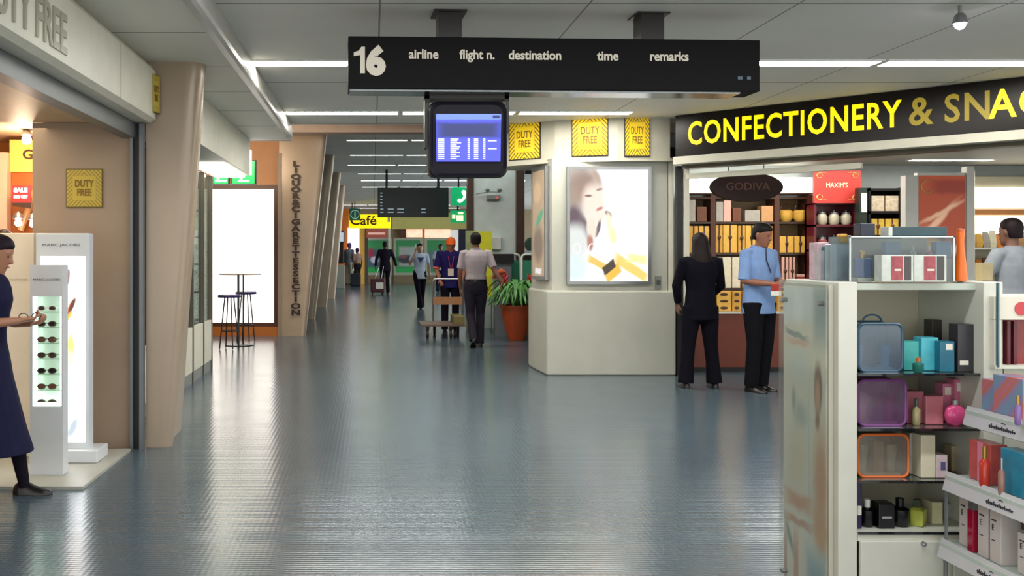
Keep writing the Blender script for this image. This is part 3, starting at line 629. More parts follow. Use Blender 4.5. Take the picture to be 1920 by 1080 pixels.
# orange poster
YP = 10.6
t = thing('poster', 'tall orange-brown chocolate poster in a white frame inside the shop', 'poster', (wx(1767, YP), YP, 0))
MB().box(wx(1698, YP), wx(1722, YP), YP, YP+.1, 0, 2.26).build('left_upright', mat('upright_white', '#c8c8c0', .35), t)
MB().box(wx(1813, YP), wx(1827, YP), YP, YP+.1, 0, 2.36).build('right_upright', mat('upright_white', '#c8c8c0'), t)
MB().box(wx(1722, YP), wx(1813, YP), YP+.02, YP+.09, 0, wz(327, YP)+.02).build('panel', mat('upright_white', '#c8c8c0'), t)
quad('printed_face', [(wx(1724, YP), YP+.015, 0.5), (wx(1811, YP), YP+.015, .5), (wx(1811, YP), YP+.015, wz(329, YP)), (wx(1724, YP), YP+.015, wz(329, YP))],
     picture('orange_poster_print', '#a8421e', [('e', .1, .5, .4, .2, .3, '#c87848', .6), ('b', .7, .93, .5, .05, 0, '#8a2814', .5), ('e', .3, .68, .6, .035, .3, '#e8b898', .8), ('e', .5, .77, .6, .02, .15, '#e0b090', .8), ('e', .45, .60, .14, .05, 0, '#5a2818', .4), ('e', .25, .57, .25, .05, 0, '#e0a040', .6), ('e', .6, .53, .3, .05, 0, '#d8c0b0', .6)], emit=.25), t)
mb = MB(); cx, cz = wx(1740, YP), wz(349, YP)
mb.tube([(cx+.07*math.cos(math.radians(a)), YP+.012, cz+.07*math.sin(math.radians(a))) for a in range(40, 330, 18)], [.004+.006*math.sin(PI*i/16) for i in range(17)], 6)
mb.build('ring_logo', mat('gold_scroll', '#d8b060'), t)
# right shelving
YS = 11.6
t = thing('snack_shelf', 'brightly backlit white wall shelving with orange band at far right', 'shelf', (wx(1880, YS), YS, 0))
x0, x1 = wx(1828, YS), 9.6
MB().box(x0, x1, YS+.3, YS+.4, 0, 2.35).build('back_panel', mat('warm_back', '#c0b8a0', .5), t)
GL = mat('shelf_glow', '#ffffff', .4, emit=2.2, ecol='#fffbe8')
MB().box(x0, x1, YS+.27, YS+.3, wz(388, YS), wz(349, YS)).build('upper_light', GL, t)
MB().box(x0, x1, YS+.26, YS+.3, wz(401, YS), wz(391, YS)).build('orange_band', ORANGEW, t)
MB().box(x0, x1, YS+.27, YS+.3, wz(440, YS), wz(403, YS)).build('lower_light', GL, t)
for py in (464, 513, 560, 610): MB().box(x0, x1, YS, YS+.3, wz(py, YS)-.025, wz(py, YS)).build('shelf', WHITE, t)
MB().box(x0-.04, x0, YS, YS+.3, 0, 2.4).build('upright', WHITE, t)
for r, py in enumerate((464, 513)):
    for k in range(9):
        m = ['gold', 'dark', 'orange', 'grey', 'tan', 'brown', 'cream'][(k*3+r*2) % 7]; c = wx(1836+k*13, YS+.1)
        o = MB().loft([[(c+sx*w, YS+.12+sy*d, wz(py, YS)+z) for sx, sy in ((-1, -1), (1, -1), (1, 1), (-1, 1))] for z, w, d in ((.001, .035, .03), (.06, .042, .04), (.13, .036, .025), (.17+.02*(k % 3), .034, .004))]).build('snack_bag', CH[m], bevel=.004, loc=(c, YS+.12, wz(py, YS)))
        tag(o, f'{m} snack bag on the {["upper","second"][r]} shelf at far right, {ORD[k]} from left', 'snack bag', 'snack bags on the right shelves')
# =================== perfume gondola (right foreground)
YG = 3.0
t = thing('perfume_gondola', 'white shelving unit of perfume gift sets in the right foreground', 'shelf', (1.68, 3.2, 0))
ZS = [1.025, .853, .69, .53]
MB().box(1.453, 1.513, 3.0, 3.38, 0, 1.31).build('end_panel', WHITE, t, bevel=.003)
MB().box(1.513, 1.95, 3.34, 3.38, 0, 1.31).build('back_panel', mat('gondola_back', '#c4bfa8', .5), t)
MB().box(1.513, 1.95, 3.02, 3.34, 1.285, 1.305).box(1.455, 1.513, 3.1, 3.38, 1.30, 1.3095).build('top_board', mat('glass_green_white', '#b4bcb0', .15), t)
MB().box(1.895, 1.955, 2.98, 3.34, 0, 1.31).build('divider_panel', WHITE, t, bevel=.003)
SG = mat('black_glass_shelf', '#15191a', .08, coat=.5)
for z in ZS[:3]: MB().box(1.514, 1.894, 3.0, 3.339, z-.007, z).build('glass_shelf', mat('smoked_glass', '#4a504a', .08, coat=.6), t); MB().box(1.514, 1.894, 2.995, 3.0, z-.008, z).build('shelf_edge', SG, t)
MB().box(1.514, 1.894, 3.0, 3.339, .50, .53).build('base_board', WHITE, t); MB().box(1.514, 1.894, 2.995, 3.0, .522, .53).build('shelf_edge', SG, t)
d = MB().box(1.516, 1.775, 2.985, 3.0, .03, .505).build('cupboard_door', WHITE, t, bevel=.003)
MB().tube([(wx(1732, 2.98), 2.987, wz(1020, 2.98)), (wx(1732, 2.98), 2.975, wz(1020, 2.98))], .007, 12).build('lock', STEEL, d)
MB().box(1.78, 1.894, 2.985, 3.0, .03, .505).build('cupboard_door', WHITE, t, bevel=.003)
# acrylic end poster
t = thing('poster', 'tall acrylic-covered perfume poster on the end of the foreground gondola', 'poster', (1.43, 3.2, .1))
blb = [('b', .35, .95, .5, .06, .02, '#f0f6f6', .6), ('e', .35, .94, .14, .06, 0, '#ffffff', .5), ('b', .85, .92, .18, .10, 0, '#b8c4c4', .6), ('b', .3, .86, .3, .010, -.03, '#8c9ca0', .5), ('e', .35, .78, .3, .07, 0, '#e0e8e4', .8), ('b', .35, .84, .3, .012, 0, '#eab8a0', .8),
       ('e', .80, .72, .10, .085, 0, '#7c5444', .5), ('e', .79, .70, .065, .06, 0, '#d8a284', .6), ('e', .79, .63, .06, .03, 0, '#8a6050', .7), ('e', .85, .47, .20, .18, 0, '#e0a87c', .8), ('e', .25, .67, .06, .05, 0, '#a8b0a8', .8), ('e', .4, .63, .2, .05, 0, '#b8c4bc', .9),
       ('b', .60, .5, .025, .28, .04, '#cfe0e0', .8), ('e', .3, .5, .3, .12, 0, '#ecdcc4', .8), ('b', .35, .38, .4, .03, 0, '#e0a680', .8), ('b', .35, .32, .4, .015, 0, '#d09c7c', .8), ('e', .85, .33, .2, .08, 0, '#e0ac78', .7),
       ('b', .30, .15, .07, .16, 0, '#d8a07c', .6), ('b', .05, .15, .04, .15, 0, '#c89080', .6), ('b', .74, .15, .24, .13, 0, '#a8c0cc', .6), ('e', .8, .1, .2, .04, .2, '#c8b8c8', .8), ('e', .15, .26, .15, .03, -.4, '#8c9484', .8), ('e', .75, .02, .4, .05, 0, '#7c98a8', .8)]
MB().box(1.437, 1.452, 3.03, 3.36, .0, 1.30).build('backing_board', mat('poster_board', '#c8c4b4', .4), t)
quad('printed_face', [(1.434, 3.355, .12), (1.434, 3.03, .12), (1.434, 3.03, 1.29), (1.434, 3.355, 1.29)], picture('perfume_poster_print', '#f0e8d8', blb, rough=.3), t)
MB().box(1.421, 1.426, 3.015, 3.365, .06, 1.308).build('acrylic_cover', acrylic('clear_cover', '#f4f8f6', .06, 0, .12), t)
for y in (3.06, 3.33):
    for z in (1.24, .3): MB().tube([(1.415, y, z), (1.436, y, z)], .008, 10, rnd=False).build('standoff', STEEL, t)
def P(label, name, cat, x0, x1, y0, y1, z0, z1, m, group=None, extra=None, bev=.002):
    t = thing(name, label, cat, ((x0+x1)/2, (y0+y1)/2, z0), group=group)
    MB().box(x0, x1, y0, y1, z0+.0008, z1).build('carton' if 'box' in name else 'body', m, t, bevel=bev)
    for (nm, a, mm) in (extra or []): MB().box(*a).build(nm, mm, t)
    return t
def gx(px, Y=3.05): return wx(px, Y)
def gz(py, Y=3.05): return wz(py, Y)
# clear zip bags
def zipbag(label, px0, px1, pyt, zs, col, edge, items, handle=False):
    Y = 3.04; x0, x1, zt = wx(px0, Y), wx(px1, Y), wz(pyt, Y); d = .10
    t = thing('cosmetic_bag', label, 'bag', ((x0+x1)/2, Y+d/2, zs), group='clear cosmetic gift bags')
    E = mat('bag_edge_'+edge[1:], edge, .3)
    def rr(y, sc=1, dz=0):
        w, h = (x1-x0)*sc, (zt-zs-.004)*sc; return [((x0+x1)/2+a, y, (zs+zt)/2+b) for a, b in rrect(w, h, .022)]
    MB().loft([rr(Y), rr(Y+d)]).build('film', acrylic('film_'+col[1:], col, .10, .22, .15), t)
    for y in (Y, Y+d): 
        r = rr(y); MB().tube(r+[r[0]], .0045, 6, rnd=False).build('piping', E, t)
    if handle: MB().tube([((x0+x1)/2+.03*math.cos(a*PI/8), Y+d/2, zt+.002+.022*math.sin(a*PI/8)) for a in range(9)], .003, 6).build('handle', E, t)
    for (fx, w, h, m, kind) in items:
        cx = x0+(x1-x0)*fx
        if kind == 'b': MB().box(cx-w/2, cx+w/2, Y+.02, Y+.06, zs+.006, zs+h).build('carton', m, t)
        else: MB().lathe([(w*.3, .004), (w*.5, h*.8), (w*.5, h)], 12, (cx, Y+.04, zs)).build('tube_bottle', m, t, smooth=True)
    MB().box(x0+.02, x1-.02, Y+.01, Y+.09, zs+.004, zs+.012).build('tray', mat('bag_tray', '#c8ccd0', .3), t)
PB = lambda n, c, r=.3, v=.15: mat('perfume_'+n, c, r, var=v, vscale=25)
zipbag('blue clear zip bag of toiletries on the top perfume shelf', 1609, 1692, 606, 1.025, '#7d98b0', '#2c5068', [(.15, .03, .08, PB('lightblue', '#a8c8e0'), 't'), (.45, .035, .10, PB('copper', '#6a4438'), 't'), (.75, .035, .08, PB('lightblue', '#a8c8e0'), 't')], True)
zipbag('purple clear zip bag on the second perfume shelf', 1609, 1698, 712, .853, '#a070a0', '#703878', [(.2, .04, .10, PB('rose', '#c07890'), 't'), (.5, .03, .09, PB('olive', '#787048'), 'b'), (.78, .04, .1, PB('rose', '#c07890'), 't')])
zipbag('clear zip bag with orange edge on the third perfume shelf', 1609, 1703, 814, .69, '#c0b8a8', '#d86a2c', [(.2, .035, .10, PB('frost', '#c8ccc8'), 't'), (.48, .03, .11, PB('tan', '#b09878'), 'b'), (.78, .035, .10, PB('frost', '#c8ccc8'), 't')])
LABW = mat('white_label', '#e4e0d4', .5)
YF = 3.03
def row(px0, px1, pyt, zs, label, m, d=.05, y=YF, extra=None, name='perfume_box', cat='perfume box', group='perfume boxes on the gondola'):
    x0, x1 = wx(px0, y), wx(px1, y); zt = wz(pyt, y)
    ex = [(nm, (x0+(x1-x0)*a, x0+(x1-x0)*b, y-.001, y, zs+(zt-zs)*c, zs+(zt-zs)*e), mm) for nm, a, b, c, e, mm in (extra or [])]
    return P(label, name, cat, x0, x1, y, y+d, zs, zt, m, group, ex)
def bottle(label, px, py_top, zs, r, m, cap, y=YF+.01, n=14, prof=None):
    x = wx(px, y); h = wz(py_top, y)-zs
    t = thing('perfume_bottle', label, 'perfume bottle', (x, y+r, zs), group='perfume bottles on the gondola')
    MB().lathe(prof or [(r*.8, .001), (r, h*.1), (r, h*.6), (r*.4, h*.7)], n, (0, 0, 0)).build('bottle_body', m, t, world=False, smooth=True)
    MB().lathe([(r*.42, h*.7), (r*.45, h*.98), (r*.2, h)], n).build('cap', cap, t, world=False, smooth=True); return t
TEAL, TEAL2, DTEAL = PB('teal', '#3ea8a4'), PB('aqua', '#48b0c0'), PB('deep_teal', '#186880')
GOLDC = mat('gold_cap', '#c09848', .25, .7); SILV = mat('silver_cap', '#c0c4c8', .2, .8); BLKC = PB('black', '#0e0c10', .25)
row(1695, 1724, 640, ZS[0], 'teal perfume box beside the blue clear bag', TEAL, y=3.07)
bottle('small amber topped teal bottle in front of the teal boxes', 1727, 671, ZS[0], .016, PB('greenblue', '#206a60', .1), mat('amber_cap', '#b06830', .3), y=3.005)
row(1728, 1760, 633, ZS[0], 'tall aqua perfume box in the middle of the top shelf', TEAL2, y=3.06)
row(1762, 1790, 640, ZS[0], 'dark teal perfume box with white price label', DTEAL, extra=[('price_label', .4, .85, .72, .92, LABW)])
row(1748, 1792, 600, ZS[0], 'tall patterned black box at the back of the top shelf', PB('charcoal_pattern', '#3a3634', .4, .3), y=3.2)
row(1796, 1832, 608, ZS[0], 'large charcoal perfume box near the divider on the top shelf', PB('charcoal', '#302e34', .3, .1), extra=[('price_label', .1, .55, .15, .24, LABW)])
bottle('slim clear bottle with dark cap beside the white divider', 1837, 612, ZS[0], .009, acrylic('clear_bottle', '#dfe6e4', .2, .35), mat('bronze_cap', '#6a5a40', .3, .6))
row(1701, 1732, 734, ZS[1], 'mauve perfume box with green bottle picture on the second shelf', PB('mauve', '#a05a68'), y=3.08)
bottle('small pale green bottle before the mauve box', 1722, 748, ZS[1], .012, PB('khaki', '#9a9068', .15), mat('green_cap', '#3a6050', .3))
row(1736, 1769, 743, ZS[1], 'dusty pink perfume box on the second shelf', PB('dusty_pink', '#c0707c'), y=3.06)
row(1768, 1790, 719, ZS[1], 'pink box with white writing, left of the pink pair', PB('pink', '#d07898'), y=3.12, extra=[('white_print', .15, .85, .7, .9, LABW)])
row(1790, 1815, 711, ZS[1], 'tall pink box with white writing, right of the pink pair', PB('pink', '#d07898'), y=3.10, extra=[('white_print', .15, .85, .72, .92, LABW)])
t = thing('perfume_bottle', 'round pink heart perfume bottle on the second shelf', 'perfume bottle', (wx(1787, 3.05), 3.04, ZS[1]), group='perfume bottles on the gondola')
MB().lathe([(.012, .001), (.028, .012), (.034, .035), (.028, .058), (.008, .068)], 16, sy=.5).build('bottle_body', PB('hotpink', '#d04880', .12), t, world=False, smooth=True)
MB().lathe([(.008, .068), (.009, .082), (.004, .084)], 10).build('cap', SILV, t, world=False, smooth=True)
row(1817, 1838, 716, ZS[1], 'grey perfume box at the right end of the second shelf', PB('silver', '#8a8688'), y=3.1)
row(1706, 1725, 812, ZS[2], 'clear pale box beside the orange edged bag', PB('pale_grey', '#b0b0a0'), y=3.08)
row(1727, 1754, 816, ZS[2], 'cream perfume box on the third shelf', PB('cream', '#d8d2b8', .4, .04))
row(1755, 1777, 853, ZS[2], 'small pinkish white box with blue print on the third shelf', PB('blush', '#d8c0c4'), extra=[('blue_print', .4, .8, .35, .7, mat('blue_print', '#5a5a8a', .5))])
row(1784, 1801, 836, ZS[2], 'tan box leaning behind the tray on the third shelf', PB('sand', '#b8a888'), y=3.12)
row(1607, 1616, 905, ZS[3], 'deep purple box against the end panel on the lowest shelf', PB('deep_purple', '#241848'), extra=[('price_label', .1, .9, .3, .5, LABW)])
bottle('black bottle with white label and clear cap on the lowest shelf', 1632, 938, ZS[3], .02, BLKC, mat('clear_cap', '#d8dcd8', .15))
row(1622, 1645, 958, ZS[3], 'black box behind the white labelled bottle', BLKC, y=3.1, extra=[('white_label', .2, .8, .2, .6, LABW)])
row(1648, 1678, 945, ZS[3], 'black perfume box with faint silver name on the lowest shelf', BLKC, extra=[('silver_print', .2, .8, .42, .5, SILV)])
bottle('large round black bottle on the lowest shelf', 1697, 937, ZS[3], .03, BLKC, BLKC)
bottle('square olive green bottle on the lowest shelf', 1730, 940, ZS[3], .030, PB('lime', '#a8b048', .12), mat('dark_green_cap', '#28381c', .4), n=4)
row(1748, 1768, 942, ZS[3], 'pale yellow box at the right of the lowest shelf', PB('pale_yellow', '#ccc8a0'), y=3.08)
row(1770, 1798, 945, ZS[3], 'white box on the lowest shelf behind the right trays', PB('offwhite', '#c8ccc4'), y=3.15)
# on top of the gondola
ZT = 1.31
x0, x1 = wx(1592, 3.06), wx(1789, 3.06); zt = wz(443, 3.06)
t = thing('acrylic_case', 'clear acrylic display case standing on top of the gondola', 'display case', ((x0+x1)/2, 3.12, ZT))
MB().box(x0, x1, 3.06, 3.2, ZT+.001, zt).build('case_body', acrylic('case_acrylic', '#c8d2d8', .06, .07, .08), t)
mb = MB()
for x in (x0, x1-.004): mb.box(x, x+.004, 3.056, 3.06, ZT+.001, zt)
mb.box(x0, x1, 3.056, 3.06, zt-.004, zt); mb.build('bright_edges', mat('acrylic_edge', '#d8e0dc', .2), t)
MB().box(x0+.01, x1-.01, 3.19, 3.196, ZT+.002, zt-.006).build('back_card', mat('case_back', '#9a9a88', .5), t)
t = thing('perfume_bottle', 'blue square bottle inside the acrylic case', 'perfume bottle', (wx(1617, 3.1), 3.1, ZT+.012), group='bottles in the acrylic case')
MB().box(-.026, .026, -.012, .012, 0, .062).build('bottle_body', PB('royal', '#305890', .1), t, world=False, bevel=.005); MB().lathe([(.009, .062), (.009, .085), (.004, .088)], 10).build('cap', GOLDC, t, world=False)
P('cream stepped plinth under the blue bottle in the acrylic case', 'plinth', 'stand', wx(1600, 3.1), wx(1640, 3.1), 3.07, 3.13, ZT, ZT+.011, PB('cream', '#d8d2b8'))
P('cream block stand in the middle of the acrylic case', 'plinth', 'stand', wx(1648, 3.13), wx(1784, 3.13), 3.12, 3.18, ZT, ZT+.073, PB('case_step', '#b0ac98', .4, .05))
for k, px in enumerate((1658, 1752)):
    P(f'pale blue box on the step of the acrylic case, {["left","right"][k]}', 'perfume_box', 'perfume box', wx(px, 3.14), wx(px+28, 3.14), 3.13, 3.16, ZT+.073, wz(453, 3.14), PB('steel_blue', '#6f96b0'), 'pale blue boxes in the case')
for k, (px, c) in enumerate(((1712, 'frost'), (1742, 'rose'))):
    t = thing('perfume_bottle', f'{["small white capped","small rose"][k]} bottle on the step of the acrylic case', 'perfume bottle', (wx(px, 3.14), 3.14, ZT+.073), group='bottles in the acrylic case')
    MB().lathe([(.009, 0), (.01, .02), (.004, .025)], 10).build('bottle_body', PB(c, '#c8ccc8'), t, world=False, smooth=True); MB().lathe([(.004, .025), (.004, .04), (.003, .041)], 8).build('cap', LABW, t, world=False)
for k, (a_, b_) in enumerate(((1653, 1713), (1714, 1775))):
    y = 3.005; X0, X1 = wx(a_, y), wx(b_, y); z0_, z1_ = ZT, wz(478, y)
    w = X1-X0
    P(f'white gift box with red patterned front before the acrylic case, {["left","right"][k]}', 'gift_box', 'gift box', X0, X1, y, y+.045, z0_, z1_, PB('offwhite', '#c8ccc4'), 'white gift boxes on the gondola',
      [('red_print', (X0+w*.3, X0+w*.66, y-.001, y, z0_+.006, z1_-.004), mat('red_pattern', '#a04a50', .4, var=.35, vscale=60)), ('dark_print', (X0+w*.7, X0+w*.92, y-.001, y, z0_+.006, z1_-.004), mat('dark_print', '#4a4644', .4)), ('white_text', (X0+w*.4, X0+w*.6, y-.002, y-.001, z0_+.035, z0_+.041), LABW)])
P('iridescent pink and silver box at the left end of the gondola top', 'perfume_box', 'perfume box', wx(1522, 3.28), wx(1544, 3.28), 3.24, 3.30, ZT, wz(455, 3.28), PB('irid', '#c8a8b0', .15, .3), 'boxes at the left end of the gondola top')
row(1537, 1550, 470, ZT, 'slim silver tube box left of the teal box on the gondola top', PB('silver2', '#b0a8ac', .2), y=3.22, d=.04)
row(1551, 1588, 462, ZT, 'teal box in clear wrap on the gondola top', PB('dark_teal2', '#2a7878'), y=3.2, extra=[('grey_label', .35, .75, .75, .95, mat('grey_label', '#8a8c88', .5))])
P('pale blue clear carton with white edges at the left end of the gondola top', 'perfume_box', 'perfume box', wx(1549, 3.17), wx(1590, 3.17), 3.14, 3.18, ZT, wz(458, 3.15), acrylic('pale_wrap', '#c0d0d8', .12, .25), 'boxes at the left end of the gondola top')
t = thing('gold_capped_box', 'small yellow wrapped cube on top of the teal carton', 'perfume box', (wx(1581, 3.2), 3.2, wz(457, 3.17)))
MB().box(-.018, .010, -.015, .015, 0.003, .033).build('carton', mat('yellow_wrap', '#d8a020', .3), t, world=False, bevel=.006)
MB().box(.010, .019, -.014, .014, .008, .028).build('white_end', LABW, t, world=False)
row(1675, 1776, 425, zt, 'flat dark teal box lying on the acrylic case', PB('slate_teal', '#2c4850'), d=.06, y=3.08)
row(1666, 1674, 425, zt, 'thin white box standing on the acrylic case', PB('offwhite', '#c8ccc4'), d=.05, y=3.08)
row(1614, 1641, 419, zt, 'dark navy box standing on the acrylic case at left', PB('navy', '#1c2438'), d=.05, y=3.12)
t = thing('orange_bottle', 'tall tapering orange display bottle beside the acrylic case', 'bottle', (wx(1801, 3.1), 3.1, ZT))
MB().lathe([(.019, .001), (.0195, .02), (.016, .06), (.0115, .1), (.010, .13), (.012, .158)], 20).build('bottle_body', mat('glossy_orange', '#e86a10', .2, var=.03), t, world=False, smooth=True)
MB().lathe([(.012, .158), (.012, .168), (.004, .17)], 16).build('cap', mat('orange_dark', '#c85a10', .3), t, world=False, smooth=True)
# =================== tray unit at far right
t = thing('tray_display', 'white tiered tray display with name strips at the right edge of the picture', 'display stand', (1.9, 2.6, 0))
TR = [(1.80, .925, 2.92), (1.75, .722, 2.94), (1.74, .515, 2.95), (1.74, .33, 2.95)]
TW = mat('tray_white', '#c8c8cc', .25)
for (x, z, y) in TR:
    MB().prism([(x, 2.0), (2.12, 2.0), (2.12, y), (x, y)], z-.012, z).build('tray_shelf', mat('tray_glass', '#c0ccc4', .12), t)
    MB()._a([(x-.008, 2.0, z-.045), (x-.008, y, z-.045), (x+.006, y, z+.012), (x+.006, 2.0, z+.012), (x-.002, 2.0, z-.048), (x-.002, y, z-.048), (x+.012, y, z+.010), (x+.012, 2.0, z+.010)],
            [(0, 1, 2, 3), (7, 6, 5, 4), (0, 4, 5, 1), (1, 5, 6, 2), (2, 6, 7, 3), (3, 7, 4, 0)]).build('name_strip', TW, t)
MB().box(2.12, 2.14, 2.0, 2.96, 0, 1.05).build('back_panel', WHITE, t)
MB().box(1.79, 2.12, 2.955, 2.965, 0, .5).build('side_panel', WHITE, t)
MB().box(1.755, 1.76, 2.94, 2.95, .2, .70).build('clear_edge', mat('grey_line', '#7a8080', .3), t)
BT = mat('logo_black', '#2a2a30', .5)
for (x, z, y) in TR[:3]:
    ys = {1.80: 2.80, 1.75: 2.735, 1.74: 2.76}[x]
    up = Vector((.014, 0, .057)).normalized(); M = planeM((x-.0095+.003, ys, z-.034), (0, -1, 0), up)
    mb = MB(); pts = []
    for i in range(46):
        f = i/45; pts.append(M @ Vector((.115*f, .006+(.005 if i % 9 not in (0, 4) else .011)*math.sin(i*2.1)*(1-.3*f), .0003)))
    mb.tube(pts, .0012, 5, rnd=False); mb.tube([M @ Vector((.05, .021, .0003)), M @ Vector((.058, .024, .0003)), M @ Vector((.068, .021, .0003))], .0011, 5, rnd=False)
    mb.build('script_logo', BT, t)
def sidebox(label, x, y0, y1, z0, h, d, m, group, extra=None, name='perfume_box', cat='perfume box'):
    t = thing(name, label, cat, (x+d/2, (y0+y1)/2, z0), group=group)
    MB().box(x, x+d, y0, y1, z0+.001, z0+h).build('carton', m, t, bevel=.002)
    for (nm, a, b, c, e, mm) in (extra or []): MB().box(x-.001, x, y1-(y1-y0)*b, y1-(y1-y0)*a, z0+h*c, z0+h*e).build(nm, mm, t)
    return t
def stripe_pic():
    m = mat('striped_carton', '#8a90a8', .3); nt = m.node_tree; b = nt.nodes['Principled BSDF']
    w = nt.nodes.new('ShaderNodeTexWave'); w.inputs['Scale'].default_value = 5; w.bands_direction = 'DIAGONAL'; w.inputs['Distortion'].default_value = 1.5
    tc = nt.nodes.new('ShaderNodeTexCoord'); nt.links.new(tc.outputs['Object'], w.inputs['Vector'])
    cr = nt.nodes.new('ShaderNodeValToRGB'); cr.color_ramp.elements[0].color = (*lin('#7a9cb8'), 1); cr.color_ramp.elements[1].color = (*lin('#c87890'), 1)
    e = cr.color_ramp.elements.new(.5); e.color = (*lin('#a088b0'), 1); e = cr.color_ramp.elements.new(.85); e.color = (*lin('#d07850'), 1)
    nt.links.new(w.outputs['Fac'], cr.inputs[0]); nt.links.new(cr.outputs[0], b.inputs['Base Color']); return m
ST = stripe_pic()
sidebox('striped pink and blue carton on the upper tray, further one', 1.84, 2.84, 2.905, .925, .098, .06, ST, 'striped cartons on the upper tray')
sidebox('large striped pink and blue carton on the upper tray, nearer one', 1.82, 2.69, 2.82, .925, .122, .06, ST, 'striped cartons on the upper tray')
bottle('slim lilac bottle at the picture edge on the upper tray', 1912, 742, .925, .008, PB('lilac', '#8a6aa8', .1), GOLDC, y=2.64)
G2 = 'boxes on the middle tray'
sidebox('orange and pink carton on the middle tray', 1.80, 2.80, 2.90, .722, .118, .05, mat('orange_pink', '#d85a58', .3, var=.3, vscale=12), G2, [('pink_band', .4, .65, 0, 1, mat('pink_band', '#e08aa8', .4))])
bottle('red pot-bellied bottle with gold cap on the middle tray', 1852, 838, .722, .014, mat('red_bottle', '#c03828', .12), GOLDC, y=2.76)
sidebox('turquoise blue carton on the middle tray at the picture edge', 1.79, 2.60, 2.74, .722, .125, .05, mat('turquoise_carton', '#2888a8', .3, var=.3, vscale=15), G2)
bottle('small silver and brown bottle before the turquoise carton', 1882, 860, .722, .009, PB('bronze', '#9a7468', .15), SILV, y=2.68)
G3 = 'white lettered cartons on the lower tray'
WC = PB('carton_white', '#d0c8c4', .35, .04)
def etxt(t, x, y1, z0, h):
    mb = MB()
    mb.box(x-.0015, x-.0005, y1-.030, y1-.010, z0+h*.80, z0+h*.83); text_fit(mb, 'E', planeM((x-.001, y1-.012, z0+h*.62), (0, -1, 0), (0, 0, 1)), .008, .016, extrude=.0005); mb.box(x-.0015, x-.0005, y1-.026, y1-.010, z0+h*.42, z0+h*.435)
    mb.build('lettering', BT, t)
for k, (y0_, y1_, x) in enumerate(((2.875, 2.925, 1.785), (2.775, 2.82, 1.775), (2.715, 2.765, 1.775), (2.60, 2.66, 1.785))):
    q = sidebox(f'white carton with thin letter on the lower tray, {ORD[k]} from the far end', x, y0_, y1_, .515, .15 if k < 3 else .115, .05, WC, G3); etxt(q, x, y1_, .515, .15 if k < 3 else .115)
P('tall clear red perfume bottle between the white cartons', 'perfume_bottle', 'perfume bottle', 1.77, 1.79, 2.835, 2.862, .515, .64, mat('crimson_glass', '#a01838', .08), None, [('cap', (1.772, 1.788, 2.838, 2.859, .64, .665), SILV)])
sidebox('narrow purple box between the white cartons', 1.78, 2.768, 2.774, .515, .15, .05, PB('violet', '#4a3070'), None)
sidebox('dark maroon box standing high at the picture edge', 1.80, 2.60, 2.67, .632, .07, .05, PB('maroon', '#4a0c18'), None)
sidebox('dark glossy box on the lowest tray', 1.77, 2.62, 2.80, .33, .12, .05, PB('dark_gloss', '#20242a', .15, .3), None)
# white case with red contents, upper right
t = thing('tester_stand', 'white tester stand with red dot and dark red bottle panel at the right edge', 'display stand', (2.05, 2.9, 1.05))
x0, x1 = wx(1866, 2.95), 2.2
MB().box(x0, x1, 2.95, 3.15, 1.045, 1.055).build('base_tray', WHITE, t)
MB().box(x0, x1, 2.955, 3.15, wz(600, 2.95), wz(556, 2.95)).build('header', mat('cream_header', '#ded8c8', .35), t, bevel=.002)
MB().tube([(wx(1917, 2.95), 2.9545, wz(579, 2.95)), (wx(1917, 2.95), 2.952, wz(579, 2.95))], .021, 20, rnd=False).build('red_dot', mat('red_dot', '#c84048', .4), t)
MB().box(x0+.03, x1, 3.0, 3.14, 1.055, wz(600, 2.95)).build('red_panel', mat('dark_red_panel', '#8a2a28', .25, var=.2, vscale=30), t)
MB().box(x0, x0+.022, 2.956, 3.14, 1.055, wz(600, 2.95)).build('side_post', mat('cream_header', '#ded8c8'), t)
MB().box(wx(1873, 2.94), wx(1876, 2.94), 2.945, 2.954, 1.05, wz(530, 2.95)).build('glass_edge', mat('teal_line', '#3a6068', .2), t)
for px in (1889, 1901): MB().box(wx(px, 2.97), wx(px+6, 2.97), 2.97, 2.99, 1.056, wz(603, 2.95)).build('bottle_strip', mat('dark_strip', '#5a1a28', .3), t)
P('white cabinet carrying the tester stand at the right edge', 'cabinet', 'cabinet', 1.965, 2.4, 2.99, 3.4, 0, 1.044, WHITE)
P('cream pack beside the snack shopper on the far counter', 'snack_box', 'box', wx(1842, 8.2), wx(1862, 8.2), 8.2, 8.3, 1.165, wz(493, 8.2), PB('tan_pack', '#b0a078', .4, .05))
P('white shop counter beyond the perfume gondola', 'counter', 'counter', wx(1800, 8.1), wx(1880, 8.1), 8.1, 8.5, 0, 1.16, WHITE)
# =================== left shop displays
DW = mat('display_white', '#cdd2d6', .3)
MATY = MB().box(-5.5, -1.72, 5.69, 6.80, 0, .018)
tag(MATY.build('floor_mat', mat('pale_platform', '#a8a89e', .4), loc=(-3.6, 6.2, 0)), 'pale grey floor platform under the white sunglasses displays', 'platform')
y = 6.38; x0, x1 = wx(66, y), wx(167, y); LD = .11
t = thing('light_box_stand', 'tall white display with brightly lit fashion poster and name on top', 'display stand', ((x0+x1)/2, y+.1, .018))
MB().box(x0, x1, y, y+LD, .09, wz(437, y)).build('cabinet_body', DW, t, bevel=.012)
MB().box(x0-.02, x1+.07, y-.06, y+.2, .019, .10).build('base', DW, t, bevel=.006)
mb = MB(); text_fit(mb, 'MARC JACOBS', facing((wx(80, y), y-.001, wz(463, y))), wx(150, y)-wx(80, y), .022, extrude=.0015); mb.build('lettering', mat('grey_letters', '#6a7078', .5), t)
